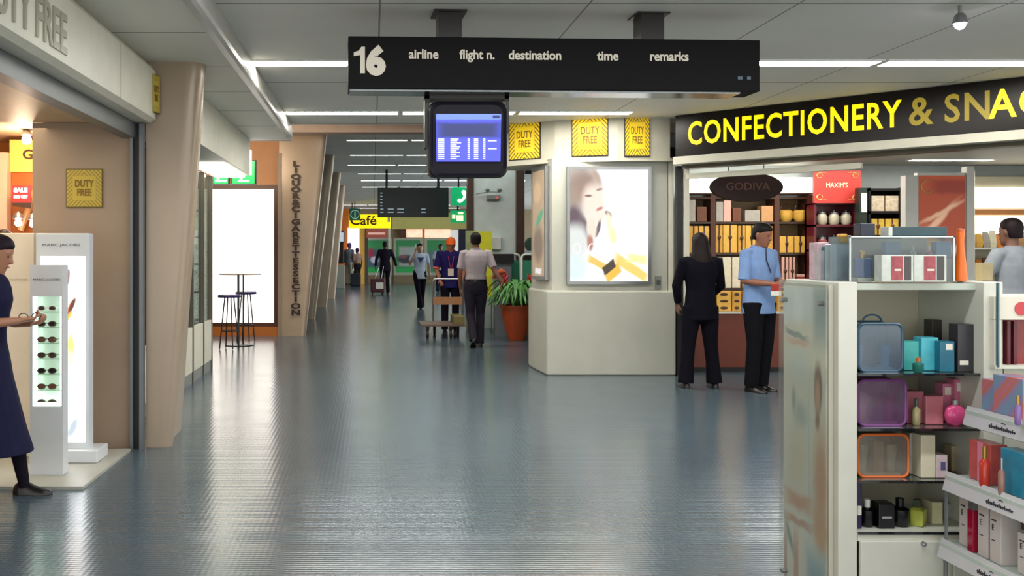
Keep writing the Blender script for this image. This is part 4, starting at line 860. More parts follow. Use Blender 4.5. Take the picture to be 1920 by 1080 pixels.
fash = picture('fashion_picture', '#ffffff', [('e', .60, .88, .10, .05, .6, '#604848', .4), ('e', .56, .84, .09, .03, -.4, '#f0c8b0', .5), ('e', .62, .70, .22, .035, .4, '#a04010', .4), ('e', .68, .715, .15, .03, .5, '#382018', .4), ('e', .6, .67, .2, .02, .2, '#e87828', .6),
     ('e', .72, .52, .22, .12, 0, '#f0d0a0', .7), ('e', .68, .52, .1, .09, .2, '#d89048', .6), ('e', .66, .44, .14, .06, -.2, '#e8b880', .6), ('e', .78, .58, .06, .08, 0, '#fff0d8', .5), ('e', .6, .25, .12, .15, .1, '#d0d4d8', .6), ('e', .72, .08, .2, .06, .3, '#707880', .6), ('e', .6, .14, .1, .08, 0, '#a8b0b8', .6)], emit=3.2)
quad('lit_picture', [(wx(76, y), y-.002, wz(829, y)), (wx(160, y), y-.002, wz(829, y)), (wx(160, y), y-.002, wz(481, y)), (wx(76, y), y-.002, wz(481, y))], fash, t)
y = 5.98; x0, x1 = wx(56, y), wx(118, y); z1 = wz(497, y)
t = thing('sunglasses_stand', 'narrow white sunglasses tower with lit glass niche in front of the poster display', 'display stand', ((x0+x1)/2, y+.1, .018))
n0, n1 = wz(762, y), wz(556, y); xi0, xi1 = wx(61, y), wx(115, y)
mb = MB().box(x0, x1, y, y+.1, .019, n0).box(x0, x1, y, y+.1, n1, z1).box(x0, xi0, y, y+.1, n0, n1).box(xi1, x1, y, y+.1, n0, n1).box(xi0, xi1, y+.09, y+.1, n0, n1)
mb.build('tower_body', DW, t)
MB().box(xi0, xi1, y+.085, y+.09, n0, n1).build('lit_back', mat('niche_back', '#a8b8a8', .3, emit=.25, ecol='#d8f0dc'), t)
for xx in (xi0, xi1-.018): MB().box(xx, xx+.018, y+.03, y+.04, n0, n1).build('light_strip', mat('niche_glow', '#ffffff', .4, emit=4, ecol='#e8fff0'), t)
MB().box(xi0, xi1, y+.02, y+.084, n0, n0+.02).build('lit_floor', mat('niche_glow', '#ffffff'), t)
mb = MB(); text_fit(mb, 'MARC JACOBS', facing((wx(62, y), y-.001, wz(527, y))), wx(113, y)-wx(62, y), .016, extrude=.0015); mb.build('lettering', mat('grey_letters', '#6a7078'), t)
NS = 7
for k in range(NS): MB().box(xi0+.002, xi1-.002, y+.02, y+.084, n1-(k+1)*(n1-n0)/(NS+.0)-.002, n1-(k+1)*(n1-n0)/NS+.002).build('glass_shelf', acrylic('niche_glass', '#d8ecdc', .2, .3), t)
def specs(label, c, w, m, lm):
    t = thing('sunglasses', label, 'sunglasses', c, group='sunglasses on the lit shelves')
    mb = MB()
    for s in (-1, 1): mb.tube([(s*w*.27+w*.2*math.cos(a*PI/5), 0, .020+w*.13*math.sin(a*PI/5)) for a in range(11)], .0035, 6, rnd=False)
    mb.tube([(-w*.08, 0, .025), (w*.08, 0, .025)], .003, 6)
    mb.build('frame', m, t, world=False)
    for s in (-1, 1):
        MB().ball((s*w*.27, .002, .020), w*.2, .002, w*.125, 12, 6).build('lens', lm, t, world=False)
        MB().tube([(s*w*.48, 0, .024), (s*w*.47, .05, .020)], .0025, 6).build('temple', m, t, world=False)
for k in range(NS):
    m = mat('specs_white', '#e8ece8', .3) if k == 0 else mat(['specs_dark', 'specs_brown'][k % 2], ['#3a3028', '#5a4a38'][k % 2], .2)
    z = n1-(k+1)*(n1-n0)/NS+.003
    specs(f'{"white framed" if k == 0 else "dark lensed"} sunglasses on shelf {["one","two","three","four","five","six","seven"][k]} of the lit tower, counted from the top', ((xi0+xi1)/2-.01, y+.028, z), .125, m, mat('lens_%d' % (k % 3), ['#4a4038', '#2a2a28', '#7a5040'][k % 3], .1))
y = 6.5
t = thing('display_wall', 'large cream display wall panel behind the walking woman', 'display panel', (-2.7, y, .018))
MB().box(-3.6, wx(64, y), y, y+.12, .019, wz(437, y)).build('panel', mat('warm_cream', '#e2d6c2', .4, emit=.0), t, bevel=.006)
mb = MB(); text_fit(mb, 'MARC JACOBS', facing((wx(8, y), y-.001, wz(527, y))), wx(52, y)-wx(8, y), .016, extrude=.001); mb.build('lettering', mat('faint_letters', '#b0a898', .5), t)
# interior of the left shop
t = thing('shop_counter', 'orange lit shop fitting with letter G and red sale card behind the displays', 'shop fitting', (-2.9, 8.6, 0))
yy = 8.6
MB().box(wx(18, yy), wx(74, yy), yy, yy+.06, wz(322, yy), wz(262, yy)).build('header_panel', mat('amber_panel', '#f0b050', .4, emit=.35, ecol='#ffb050'), t)
mb = MB(); text_fit(mb, 'G', facing((wx(43, yy), yy-.004, wz(299, yy))), .09, .09, offset=.003, extrude=.004); mb.build('lettering', mat('brown_g', '#4a3010', .4), t)
MB().box(wx(-60, yy), wx(17, yy), yy-.05, yy+.1, 0, 2.3).build('side_pier', mat('pink_cream', '#d8b098', .4), t)
MB().box(wx(18, yy), wx(90, yy), yy+.05, yy+.07, .9, wz(322, yy)).build('back_panel', mat('amber_back', '#a86020', .4), t)
mb = MB(); mb.tube([(wx(40, yy), yy-.02, wz(432, yy)), (wx(72, yy), yy+.02, wz(340, yy))], .03, 10, rnd=False); mb.build('slanted_tube', mat('tan_tube', '#d8a870', .3), t)
MB().box(wx(18, yy), wx(90, yy), yy-.2, yy+.05, 0, 1.5).build('cabinet_body', mat('amber_back', '#a86020'), t)
t = thing('sale_card', 'red hanging card reading SALE in the left shop', 'sign', (wx(40, 8.4), 8.4, wz(388, 8.4)))
MB().box(wx(23, 8.4), wx(58, 8.4), 8.4, 8.41, wz(380, 8.4), wz(348, 8.4)).build('card', mat('sale_red', '#c82828', .4, emit=.2), t)
mb = MB(); text_fit(mb, 'SALE', facing((wx(26, 8.4), 8.397, wz(361, 8.4))), .12, .042, offset=.004); text_fit(mb, '30% OFF', facing((wx(26, 8.4), 8.397, wz(372, 8.4))), .12, .03, offset=.003); mb.build('lettering', mat('sale_white', '#ffffff', .4, emit=.5), t)
MB().slab([(wx(23, 8.4), wz(380, 8.4)), (wx(58, 8.4), wz(380, 8.4)), (wx(57, 8.4), wz(391, 8.4)), (wx(24, 8.4), wz(386, 8.4))], 8.4, 8.41).build('dark_foot', mat('dark_card', '#3a2418', .4), t)
for k, (px, py) in enumerate(((50, 262), (34, 418), (62, 420))):
    t = thing('spot_light', ['bright spotlight under the left shop ceiling', 'small low lamp in the left shop, left one', 'small low lamp in the left shop, right one'][k], 'spotlight', (wx(px, 8.2), 8.2, wz(py, 8.2)))
    MB().ball((0, 0, 0), .04 if k == 0 else .03).build('bulb', mat('warm_bulb', '#ffffff', .3, emit=40 if k == 0 else 12, ecol='#fff0e8'), t, world=False)
    MB().lathe([(.03, .03), (.05, .04), (.03, .08), (.01, .09), (.006, max(.1, 2.4-wz(py, 8.2)) if k == 0 else .1)], 12).build('holder', STEEL, t, world=False, smooth=True)
# =================== cafe corner
yL = 16.4
t = thing('light_wall', 'large blank glowing white light wall with brown frame behind the bar stools', 'light box', (-2.6, yL, 0))
x0, x1, z0, z1 = -3.6, wx(522, yL), wz(612, yL), wz(347, yL)
MB().frame(x0, x1, z0, z1, yL-.06, yL, .07).build('frame', mat('frame_brown', '#4e3020', .4), t)
MB().box(x0+.05, x1-.06, yL-.03, yL-.001, z0+.05, z1-.05).build('glowing_panel', mat('glow_wall', '#ffffff', .4, emit=1.7, ecol='#fff8ee'), t)
MB().box(x0, x1+.02, yL-.12, yL, 0, z0).build('plinth', mat('orange_wood', '#b0682c', .35), t)
for k, (a_, b_) in enumerate(((398, 430), (434, 480))):
    yE = 14.2; X0, X1 = wx(a_, yE), wx(b_, yE)
    t = thing('exit_sign', ['green lit direction sign at left, partly behind the fascia', 'green lit exit sign with figure, right one of the pair'][k], 'sign', (X0, yE, wz(346, yE)), group='green signs above the cafe')
    MB().box(X0, X1, yE, yE+.08, wz(346, yE), wz(300, yE)).build('housing', DARK, t, bevel=.004)
    MB().box(X0+.015, X1-.02, yE-.004, yE, wz(344, yE), wz(302, yE)).build('green_face', mat('exit_green', '#109a50', .4, emit=.9, ecol='#10a858'), t)
    mb = MB()
    cx = (X0+X1)/2; zz = wz(330, yE)
    mb.box(cx-.06, cx-.02, yE-.006, yE-.004, zz-.07, zz+.03).box(cx-.08, cx+.08, yE-.006, yE-.004, zz-.085, zz-.06).ball((cx+.03, yE-.005, zz+.06), .03, .002, .03)
    mb.build('pictogram', mat('exit_white', '#ffffff', .4, emit=1.5), t)
    MB().box(cx-.01, cx+.01, yE+.03, yE+.05, wz(300, yE), HIGHZ).build('hanger', DARK, t)
t = thing('bar_table', 'round high bar table with thin black legs before the glowing wall', 'table', (wx(450, 14.6), 14.6, 0))
MB().lathe([(.01, 1.075), (.32, 1.075), (.325, 1.085), (.32, 1.095), (.01, 1.095)], 32).build('table_top', mat('table_tan', '#8a7458', .3), t, world=False, smooth=True)
MB().lathe([(.22, .001), (.22, .012), (.02, .03), (.02, .03)], 24).build('base', DARK, t, world=False, smooth=True)
for a in (0, 2.1, 4.2): MB().tube([(.05*math.cos(a), .05*math.sin(a), .02), (.05*math.cos(a), .05*math.sin(a), 1.075)], .012, 8).build('leg', DARK, t, world=False)
for k, (px, Y) in enumerate(((430, 14.05), (461, 15.2))):
    t = thing('bar_stool', ['bar stool with purple seat, nearer and left of the bar table', 'bar stool with purple seat, further and right of the bar table'][k], 'stool', (wx(px, Y), Y, 0), group='bar stools by the glowing wall')
    MB().lathe([(.01, .755), (.165, .755), (.175, .775), (.16, .795), (.01, .80)], 24).build('seat', mat('purple_seat', '#3c3470', .4), t, world=False, smooth=True)
    for a in (.5, 2.07, 3.64, 5.2): MB().tube([(.15*math.cos(a), .15*math.sin(a), .012), (.07*math.cos(a), .07*math.sin(a), .755)], .010, 8).build('leg', DARK, t, world=False)
    MB().tube([(.12*math.cos(a*PI/8), .12*math.sin(a*PI/8), .27) for a in range(17)], .008, 6, rnd=False).build('foot_ring', DARK, t, world=False)
# =================== far hall
yE = 46.0
struct('wall_far', MB().box(-5, 9.5, yE, yE+.2, 0, HIGHZ), mat('far_wall', '#9a8b70', .5))
t = thing('orange_partition', 'orange wall panel beside the cafe sign at the far end', 'panel', (wx(644, 44), 44, 0))
MB().box(wx(600, 44), wx(654, 44), 44, 44.2, 0, wz(392, 44)).build('panel', mat('orange_far', '#d07028', .5, emit=.1), t)
t = thing('lit_doorway', 'bright glowing doorway below the green round logo sign', 'doorway', (wx(665, 43.8), 43.8, 0))
MB().box(wx(652, 43.8), wx(681, 43.8), 43.8, 43.9, .6, wz(427, 43.8)).build('glowing_panel', mat('door_glow', '#f4f0ff', .4, emit=1.3, ecol='#f4ecff'), t)
MB().box(wx(674, 43.8), wx(684, 43.8), 43.75, 43.8, 0, wz(427, 43.8)).build('door_jamb', mat('amber_jamb', '#d8a850', .4, emit=.2), t)
MB().box(wx(684, 43.8), wx(690, 43.8), 43.7, 43.9, 0, wz(427, 43.8)).build('dark_jamb', mat('grey_jamb', '#5a5650', .4), t)
Yc = 40.0
t = thing('cafe_sign', 'yellow hanging sign reading Cafe in dark red letters', 'sign', (wx(695, Yc), Yc, wz(428, Yc)))
MB().box(wx(654, Yc), wx(733, Yc), Yc, Yc+.1, wz(428, Yc), wz(402, Yc)).build('board', mat('cafe_yellow', '#f0e010', .4, emit=.7, ecol='#ffe800'), t)
mb = MB(); text_fit(mb, 'Café', facing((wx(657, Yc), Yc-.01, wz(422, Yc))), wx(706, Yc)-wx(657, Yc), .40, offset=.01, extrude=.01); mb.build('lettering', mat('dark_red_letters', '#5a1808', .5), t)
for px in (660, 728): MB().box(wx(px, Yc)-.02, wx(px, Yc)+.02, Yc+.03, Yc+.07, wz(402, Yc), HIGHZ).build('hanger', DARK, t)
t = thing('logo_sign', 'small square dark green sign with round white logo before the cafe sign', 'sign', (wx(665, 39), 39, wz(413, 39)))
MB().box(wx(655, 39), wx(676, 39), 39, 39.08, wz(413, 39), wz(391, 39)).build('board', mat('logo_green', '#0c5038', .4, emit=.2), t)
mb = MB(); c = (wx(665.5, 39), wz(402, 39)); mb.tube([(c[0]+.17*math.cos(a*PI/8), 38.99, c[1]+.17*math.sin(a*PI/8)) for a in range(17)], .012, 6, rnd=False); mb.tube([(c[0], 38.99, c[1]-.14), (c[0], 38.99, c[1]+.12)], .02, 6); mb.build('round_logo', mat('pale_logo', '#a8d0c0', .4, emit=.4), t)
MB().box(c[0]-.02, c[0]+.02, 39.03, 39.06, wz(391, 39), HIGHZ).build('hanger', DARK, t)
t = thing('yellow_sign', 'blurred yellow rounded sign hanging near the far columns', 'sign', (wx(662, 26.5), 26.5, wz(318, 26.5)))
MB().slab([(wx(672, 26.5)+a, wz(311.5, 26.5)+b) for a, b in rrect(.85, .19, .09)], 26.5, 26.56).build('board', mat('mustard_sign', '#c0a818', .4, emit=.3), t)
MB().box(wx(672, 26.5)-.02, wx(672, 26.5)+.02, 26.51, 26.54, wz(306, 26.5), HIGHZ).build('hanger', DARK, t)
t = thing('red_shop_sign', 'faded red shop sign below the cafe sign', 'sign', (wx(706, 43), 43, wz(446, 43)))
MB().box(wx(686, 43), wx(727, 43), 43, 43.1, wz(446, 43), wz(430, 43)).build('board', mat('faded_red', '#a05048', .4, emit=.15), t)
mb = MB(); mb.box(wx(690, 43), wx(722, 43), 42.98, 43, wz(440, 43), wz(436, 43)); mb.build('pale_lettering', mat('pale_pink', '#e0b0a8', .4, emit=.3), t)
t = thing('post', 'slim pale post beside the cafe sign', 'post', (wx(730, 42), 42, 0))
MB().box(wx(728, 42), wx(732, 42), 42, 42.1, 0, HIGHZ).build('shaft', mat('pale_post', '#c8c8c0', .4), t)
def fposter(label, px0, px1, py0, py1, blobs, base):
    Y = 44.5; X0, X1, Z0, Z1 = wx(px0, Y), wx(px1, Y), wz(py1, Y), wz(py0, Y)
    t = thing('framed_poster', label, 'poster', ((X0+X1)/2, Y, 0), group='framed posters at the far end')
    MB().frame(X0, X1, Z0, Z1, Y-.05, Y+.1, .12).build('frame', mat('poster_frame', '#a0a898', .4), t)
    quad('printed_face', [(X0+.1, Y, Z0+.1), (X1-.1, Y, Z0+.1), (X1-.1, Y, Z1-.1), (X0+.1, Y, Z1-.1)], picture(name='far_print', base=base, blobs=blobs, emit=.15), t)
    MB().box(X0, X1, Y-.03, Y+.12, 0, Z0).build('plinth', mat('far_plinth', '#7a6a50', .5), t)
GRN = '#2c7a48'
fposter('framed green and blue poster behind the dark suited traveller', 683, 735, 446, 516, [('b', .5, .45, .5, .30, 0, '#3a4a60', .3), ('e', .2, .6, .15, .2, 0, '#802838', .5), ('e', .35, .4, .2, .12, 0, '#a8b0c0', .5), ('b', .5, .08, .5, .08, 0, '#209048', .3)], GRN)
fposter('framed racing car poster behind the woman on the phone', 738, 792, 446, 516, [('b', .55, .5, .45, .32, 0, '#8a9490', .2), ('e', .4, .42, .4, .15, 0, '#2c3038', .4), ('e', .3, .5, .2, .06, 0, '#704850', .5), ('b', .5, .08, .5, .08, 0, '#209048', .3)], GRN)
fposter('framed poster behind the man in pale shirt', 796, 850, 446, 516, [('b', .5, .4, .45, .3, 0, '#4a5c70', .3), ('e', .5, .5, .3, .15, 0, '#90a8a0', .4)], GRN)
t = thing('shop_lintel', 'olive yellow lintel band with lit shop shelves beneath at the far end', 'shop front', (wx(800, 45.5), 45.5, 0))
MB().box(wx(735, 45.5), wx(905, 45.5), 45.5, 45.9, wz(430, 45.5), wz(398, 45.5)).build('lintel', mat('olive_lintel', '#a09858', .5, emit=.05), t)
MB().box(wx(762, 45.5), wx(792, 45.5), 45.6, 45.8, wz(445, 45.5), wz(430, 45.5)).build('lit_window', mat('far_goods', '#f0b8a0', .4, emit=.9, var=.5, vscale=3), t)
MB().box(wx(797, 45.5), wx(846, 45.5), 45.6, 45.8, wz(470, 45.5), wz(430, 45.5)).build('lit_window', mat('far_goods', '#f0b8a0'), t)
MB().box(wx(751, 45.5), wx(761, 45.5), 45.55, 45.8, wz(446, 45.5), wz(430, 45.5)).build('dark_gap', mat('red_dark', '#4a2020', .5), t)
t = thing('white_panel', 'white information panel beside a dark screen near the orange capped porter', 'panel', (wx(852, 38), 38, 0))
MB().box(wx(845, 38), wx(859, 38), 38, 38.1, 0, wz(431, 38)).build('panel', WHITEP, t)
t = thing('dark_screen', 'tall dark blue screen panel behind the white shirted man', 'panel', (wx(867, 36), 36, 0))
MB().box(wx(860, 36), wx(875, 36), 36, 36.1, 0, wz(430, 36)).build('panel', mat('navy_panel', '#141430', .3), t)
t = thing('departures_board', 'wide black hanging departures board with rows of small text', 'sign', (wx(773, 24), 24, wz(407, 24)))
X0, X1 = wx(708, 24), wx(841, 24)
MB().box(X0, X1, 24, 24.2, wz(407, 24), wz(351, 24)).build('board', mat('board_navy', '#0c1018', .3), t)
mb = MB()
for r in range(7):
    z = wz(362+r*6, 24)
    for (a_, b_) in ((713, 719), (727, 738), (745, 757)) if r > 4 else ((713, 717),):
        mb.box(wx(a_, 24), wx(b_, 24), 23.99, 24, z-.012, z+.012)
    if r > 4: mb.box(wx(790, 24), wx(798, 24), 23.99, 24, z-.012, z+.012)
mb.build('text_rows', mat('board_text', '#a0b0b8', .4, emit=.4), t)
for px in (725, 822): MB().box(wx(px, 24)-.03, wx(px, 24)+.03, 24.05, 24.1, wz(351, 24), HIGHZ).build('hanger', DARK, t)
MB().box(wx(729, 24)-.03, wx(729, 24)+.03, 24.05, 24.1, wz(416, 24), wz(407, 24)).build('lower_bracket', STEEL, t)
# telephone and exit signs
Yt = 23.0
t = thing('telephone_sign', 'green hanging sign with white telephone handset', 'sign', (wx(860, Yt), Yt, wz(385, Yt)))
MB().slab([(wx(860.5, Yt)+a, wz(368, Yt)+b) for a, b in rrect(.35, .44, .03)], Yt, Yt+.06).build('board', mat('phone_green', '#008a50', .4, emit=.6, ecol='#00a060'), t)
c = (wx(860, Yt), wz(368, Yt)); mb = MB(); mb.tube([(c[0]+.07-.19*math.sin(a)*.0+.10*math.cos(a)-.03, Yt-.01, c[1]+.13*math.sin(a)+.02) for a in [math.radians(q) for q in range(-110, 60, 17)]], [.045, .05, .03, .026, .026, .026, .026, .03, .05, .045], 8)
mb.build('handset', mat('exit_white', '#ffffff'), t)
MB().box(c[0]-.02, c[0]+.02, Yt+.02, Yt+.05, wz(351, Yt), HIGHZ).build('hanger', DARK, t)
t = thing('exit_sign', 'green and white running figure sign below the telephone sign', 'sign', (wx(860, Yt), Yt+.2, wz(417, Yt)))
MB().box(wx(846, Yt), wx(874, Yt), Yt+.2, Yt+.26, wz(417, Yt), wz(394, Yt)).build('board', mat('phone_green', '#008a50'), t)
mb = MB().box(wx(849, Yt), wx(855, Yt), Yt+.19, Yt+.2, wz(409, Yt), wz(402, Yt)).box(wx(857, Yt), wx(870, Yt), Yt+.19, Yt+.2, wz(414, Yt), wz(403, Yt)).box(wx(860, Yt), wx(870, Yt), Yt+.19, Yt+.2, wz(401, Yt), wz(397, Yt)); mb.build('pictogram', mat('pale_pictogram', '#f0f8c0', .4, emit=.9), t)
MB().box(wx(860, Yt)-.02, wx(860, Yt)+.02, Yt+.22, Yt+.25, wz(394, Yt), wz(386, Yt)).build('hanger', DARK, t)
# white partition, posts
struct('wall_partition', MB().box(wx(888, 18), wx(968, 18), 18, 18.15, 0, HIGHZ), mat('white_partition', '#dde8e8', .4))
for k, (a_, b_, Y, nm) in enumerate(((876, 888, 18.0, 'dark brown post at the left edge of the white partition'), (968, 983, 17.9, 'dark brown post at the right edge of the white partition'))):
    tag(MB().box(wx(a_, Y), wx(b_, Y), Y-.03, Y+.15, 0, HIGHZ).build('post', mat('post_brown', '#4a2c20', .4), loc=(wx(a_, Y), Y, 0), bevel=.005), nm, 'post')
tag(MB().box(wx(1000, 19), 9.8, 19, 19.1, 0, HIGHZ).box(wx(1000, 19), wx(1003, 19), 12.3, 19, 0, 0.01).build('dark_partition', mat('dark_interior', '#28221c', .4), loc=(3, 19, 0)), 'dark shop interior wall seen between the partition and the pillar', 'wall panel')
t = thing('dark_counter', 'dark open shop bay with green plant right of the partition', 'shop bay', (wx(996, 18.5), 18.5, 0))
MB().box(wx(983, 18.5), wx(1025, 18.5), 18.5, 18.9, 0, wz(474, 18.5)).build('counter', mat('dark_counter', '#3c2c24', .4), t)
MB().box(wx(983, 18.5), wx(1025, 18.5), 18.45, 18.95, wz(474, 18.5), wz(470, 18.5)).build('worktop', mat('pale_top', '#b0bcc8', .3, emit=.15), t)
tag(MB().box(wx(985, 18.6), wx(1025, 18.6), 18.6, 18.7, wz(325, 18.5), wz(319, 18.5)).build('wall_rail', BLACK, loc=(wx(1000, 18.6), 18.65, wz(322, 18.5))), 'dark horizontal rail high in the shop bay right of the partition', 'rail')
t = thing('potted_plant', 'small leafy plant on the dark counter near the pillar', 'plant', (wx(995, 18.6), 18.6, wz(470, 18.5)))
MB().ball((0, 0, .12), .12, .1, .14, 10, 7).build('foliage', mat('dull_leaf', '#4a6450', .6, var=.4, vscale=20), t, world=False)
MB().lathe([(.04, 0), (.06, .06)], 10).build('pot', mat('grey_pot', '#8a8c80', .5), t, world=False)
t = thing('emergency_light', 'twin lamp emergency light fixed on the white partition', 'emergency light', (wx(925, 17.95), 18.0, wz(372, 18)))
MB().box(-.12, .12, -.10, 0, -.03, .06).build('housing', mat('emergency_grey', '#8c9290', .4), t, world=False, bevel=.01)
MB().box(-.12, .11, -.10, .0, -.045, -.03).build('dark_base', DARK, t, world=False)
MB().box(.04, .09, -.104, -.1, -.01, .03).build('red_lamp', mat('red_lamp', '#d06050', .3, emit=.4), t, world=False)
mb = MB().tube([(-.32, -.02, .08), (-.1, -.02, .12), (.11, -.02, .12)], .008, 6); mb.build('cable', mat('emergency_grey', '#8c9290'), t, world=False)
for s in (-1, 1): MB().tube([(s*.11, -.03, .12), (s*.11, -.06, .15)], [.02, .045], 12).build('lamp_head', mat('lamp_head', '#707674', .3, .4), t, world=False)
# pale and yellow screens
for k, (a_, b_, m, nm) in enumerate(((873, 893, '#a0b080', 'pale green'), (888, 926, '#c8c820', 'bright yellow'))):
    Y = 17.5-k*.35
    t = thing('folding_screen', nm+' free standing panel behind the white shirted man', 'screen', (wx(a_, Y), Y, 0))
    MB().box(wx(a_, Y), wx(b_ if k == 0 else 923, Y), Y, Y+.04, .05 if k == 0 else .62, wz(432+k*2, Y)).build('panel', mat('screen_'+nm.split()[-1], m, .5, emit=.08 if k else 0), t)
    for px in (a_+3, b_-5): MB().box(wx(px, Y), wx(px+2, Y), Y-.1, Y+.14, 0, .05).box(wx(px, Y), wx(px+2, Y), Y, Y+.04, .05, .62 if k else .06).build('foot', GREYMET, t)
t = thing('wall_phone', 'white box fixed on the partition beside the yellow panel', 'box', (wx(930, 17.95), 18.0, wz(468, 18)))
MB().box(-.09, .09, -.1, 0, 0, .23).build('housing', WHITEP, t, world=False, bevel=.01)
t = thing('bench', 'low dark seat by the railing right of the white shirted man', 'bench', (wx(942, 16.4), 16.4, 0))
MB().box(-.16, .2, 0, .3, wz(485, 17.2)-.08, wz(476, 17.2)).build('top', DARK, t, world=False); MB().box(-.12, .16, .05, .25, 0, wz(485, 17.2)-.08).build('body', GREYMET, t, world=False)
PIPE = mat('pale_pipe', '#ccd6cc', .35, .1)
for k, (a_, b_, Y, zt) in enumerate(((941, 956, 17.6, 478), (957, 975, 16.9, 477), (978, 1006, 16.4, 477))):
    X0, X1, Z = wx(a_, Y), wx(b_, Y), wz(zt, Y)
    t = thing('railing', f'pale tubular barrier with green infill near the flower pots, {["left","middle","right"][k]} one', 'railing', ((X0+X1)/2, Y, 0), group='tubular barriers')
    r = .06
    MB().tube([(X0, Y, 0), (X0, Y, Z-r), (X0+r*.3, Y, Z-r*.3), (X0+r, Y, Z), (X1-r, Y, Z), (X1-r*.3, Y, Z-r*.3), (X1, Y, Z-r), (X1, Y, 0)], .022, 8, rnd=False).build('pipe_frame', PIPE, t, smooth=True)
    MB().box(X0+.02, X1-.02, Y-.01, Y+.01, Z-.62, Z-.1).build('green_panel', mat('green_infill', '#2f7a5c', .4), t)
# plants in terracotta pots
def leafmesh(n, R, H, seed, droop=.6):
    rnd = random.Random(seed); mb = MB()
    for i in range(n):
        a = rnd.uniform(0, 2*PI); L = R*rnd.uniform(.6, 1.1); h = H*rnd.uniform(.4, 1.0); w = rnd.uniform(.022, .045)
        pts = []
        for k in range(6):
            f = k/5; r = L*f; z = h*math.sin(f*PI*.5*(1+droop*.9))*1.0
            pts.append((r*math.cos(a), r*math.sin(a), z, w*math.sin(PI*(.12+.86*f))))
        s, c = math.sin(a), math.cos(a); vs = []
        for (x, y, z, ww) in pts: vs += [(x-s*ww, y+c*ww, z), (x, y, z-.012), (x+s*ww, y-c*ww, z)]
        fs = []
        for k in range(5):
            b = k*3; fs += [(b, b+1, b+4, b+3), (b+1, b+2, b+5, b+4)]
        mb._a(vs, fs)
    return mb
def plant(label, px, Y, h, seed, flowers, big):
    t = thing('potted_plant', label, 'plant', (wx(px, Y), Y, 0), group='terracotta flower pots')
    k = h/.6
    MB().lathe([(.01, .001), (.14*k, .001), (.18*k, .12*k), (.25*k, .42*k), (.27*k, .56*k), (.29*k, .56*k), (.29*k, .61*k), (.25*k, .61*k), (.23*k, .55*k), (.01, .54*k)], 28).build('pot', mat('terracotta', '#b04a20', .45, var=.12, vscale=5), t, world=False, smooth=True)
    f = leafmesh(170, .52 if big else .36, .52, seed, .8); f.v = [(x, y, z+.50*k) for x, y, z in f.v]
    f.build('foliage', mat('bromeliad_leaf', '#58904a', .4, var=.35, vscale=6), t, world=False)
    for (dx, dy, hh) in flowers:
        mb = MB(); rnd = random.Random(seed+hh*100)
        mb.tube([(dx, dy, .5*k), (dx*1.2, dy, .58*k+hh)], .012, 6)
        for j in range(26):
            z = .58*k+hh*(.35+.65*j/26); a = j*2.4; r = .085*(1-.6*j/26)
            c = (dx*1.15, dy); mb._a([(c[0], c[1], z), (c[0]+r*math.cos(a-.5), c[1]+r*math.sin(a-.5), z+.04), (c[0]+1.5*r*math.cos(a), c[1]+1.5*r*math.sin(a), z+.09), (c[0]+r*math.cos(a+.5), c[1]+r*math.sin(a+.5), z+.04)], [(0, 1, 2, 3)])
        mb.build('flower', mat('red_flower', '#d83a38', .4, var=.2, vscale=30), t, world=False)
    return t
plant('large terracotta pot of red flowering plants beside the pillar', 969, 15.5, .56, 3, [(-.17, .0, .50), (.2, .05, .48), (.05, -.1, .25)], True)
plant('terracotta pot with tall leafy plant behind the white shirted man', 931, 19.0, .62, 5, [(.0, .0, .45)], False)
# =================== people
def V(*a): return Vector(a)
def lerp(a, b, f): return Vector(a)*(1-f)+Vector(b)*f
def ering(c, rx, ry, n=20, yaw=0, tilt=0):
    out = []
    for j in range(n):
        a = 2*PI*j/n; x, y = rx*math.cos(a), ry*math.sin(a)
        out.append((c[0]+x*math.cos(yaw)-y*math.sin(yaw), c[1]+x*math.sin(yaw)+y*math.cos(yaw), c[2]+tilt*y))
    return out
def hand(mb, w, d, n, side, curl=.5, s=1.0):
    w, d, n = Vector(w), Vector(d).normalized(), Vector(n); n = (n-d*n.dot(d)).normalized(); u = d.cross(n)*side
    def pr(c, a, b): return [tuple(Vector(c)+u*a*math.cos(2*PI*j/12)+n*b*math.sin(2*PI*j/12)) for j in range(12)]
    mb.loft([pr(w-d*.02*s, .022*s, .018*s), pr(w+d*.01*s, .028*s, .017*s), pr(w+d*.05*s, .040*s, .016*s), pr(w+d*.088*s, .040*s, .013*s), pr(w+d*.098*s, .03*s, .008*s)])
    for k, (o, L) in enumerate(((-.030, .060), (-.010, .074), (.011, .080), (.031, .070))):
        b = w+d*.08*s+u*o*s; c = curl*(1+.1*k)
        p1 = b+(d*math.cos(c*.6)+n*math.sin(c*.6))*L*.5*s; p2 = p1+(d*math.cos(c*1.5)+n*math.sin(c*1.5))*L*.3*s; p3 = p2+(d*math.cos(c*2.3)+n*math.sin(c*2.3))*L*.25*s
        mb.tube([b, p1, p2, p3], [.0095*s, .009*s, .008*s, .007*s], 8)
    b = w+d*.025*s+u*.03*s; t1 = b+(d*.65+u*.7+n*.25).normalized()*.038*s; t2 = t1+(d*.9+u*.25+n*.4).normalized()*.03*s
    mb.tube([b, t1, t2], [.013*s, .011*s, .009*s], 8)
HEADP = [(-.118, .018, .022, -.060), (-.108, .036, .040, -.048), (-.085, .050, .060, -.030), (-.055, .060, .078, -.014), (-.02, .068, .088, -.006), (.02, .073, .095, .0), (.055, .074, .097, .004), (.085, .064, .085, .007), (.105, .046, .062, .008), (.116, .022, .03, .008)]
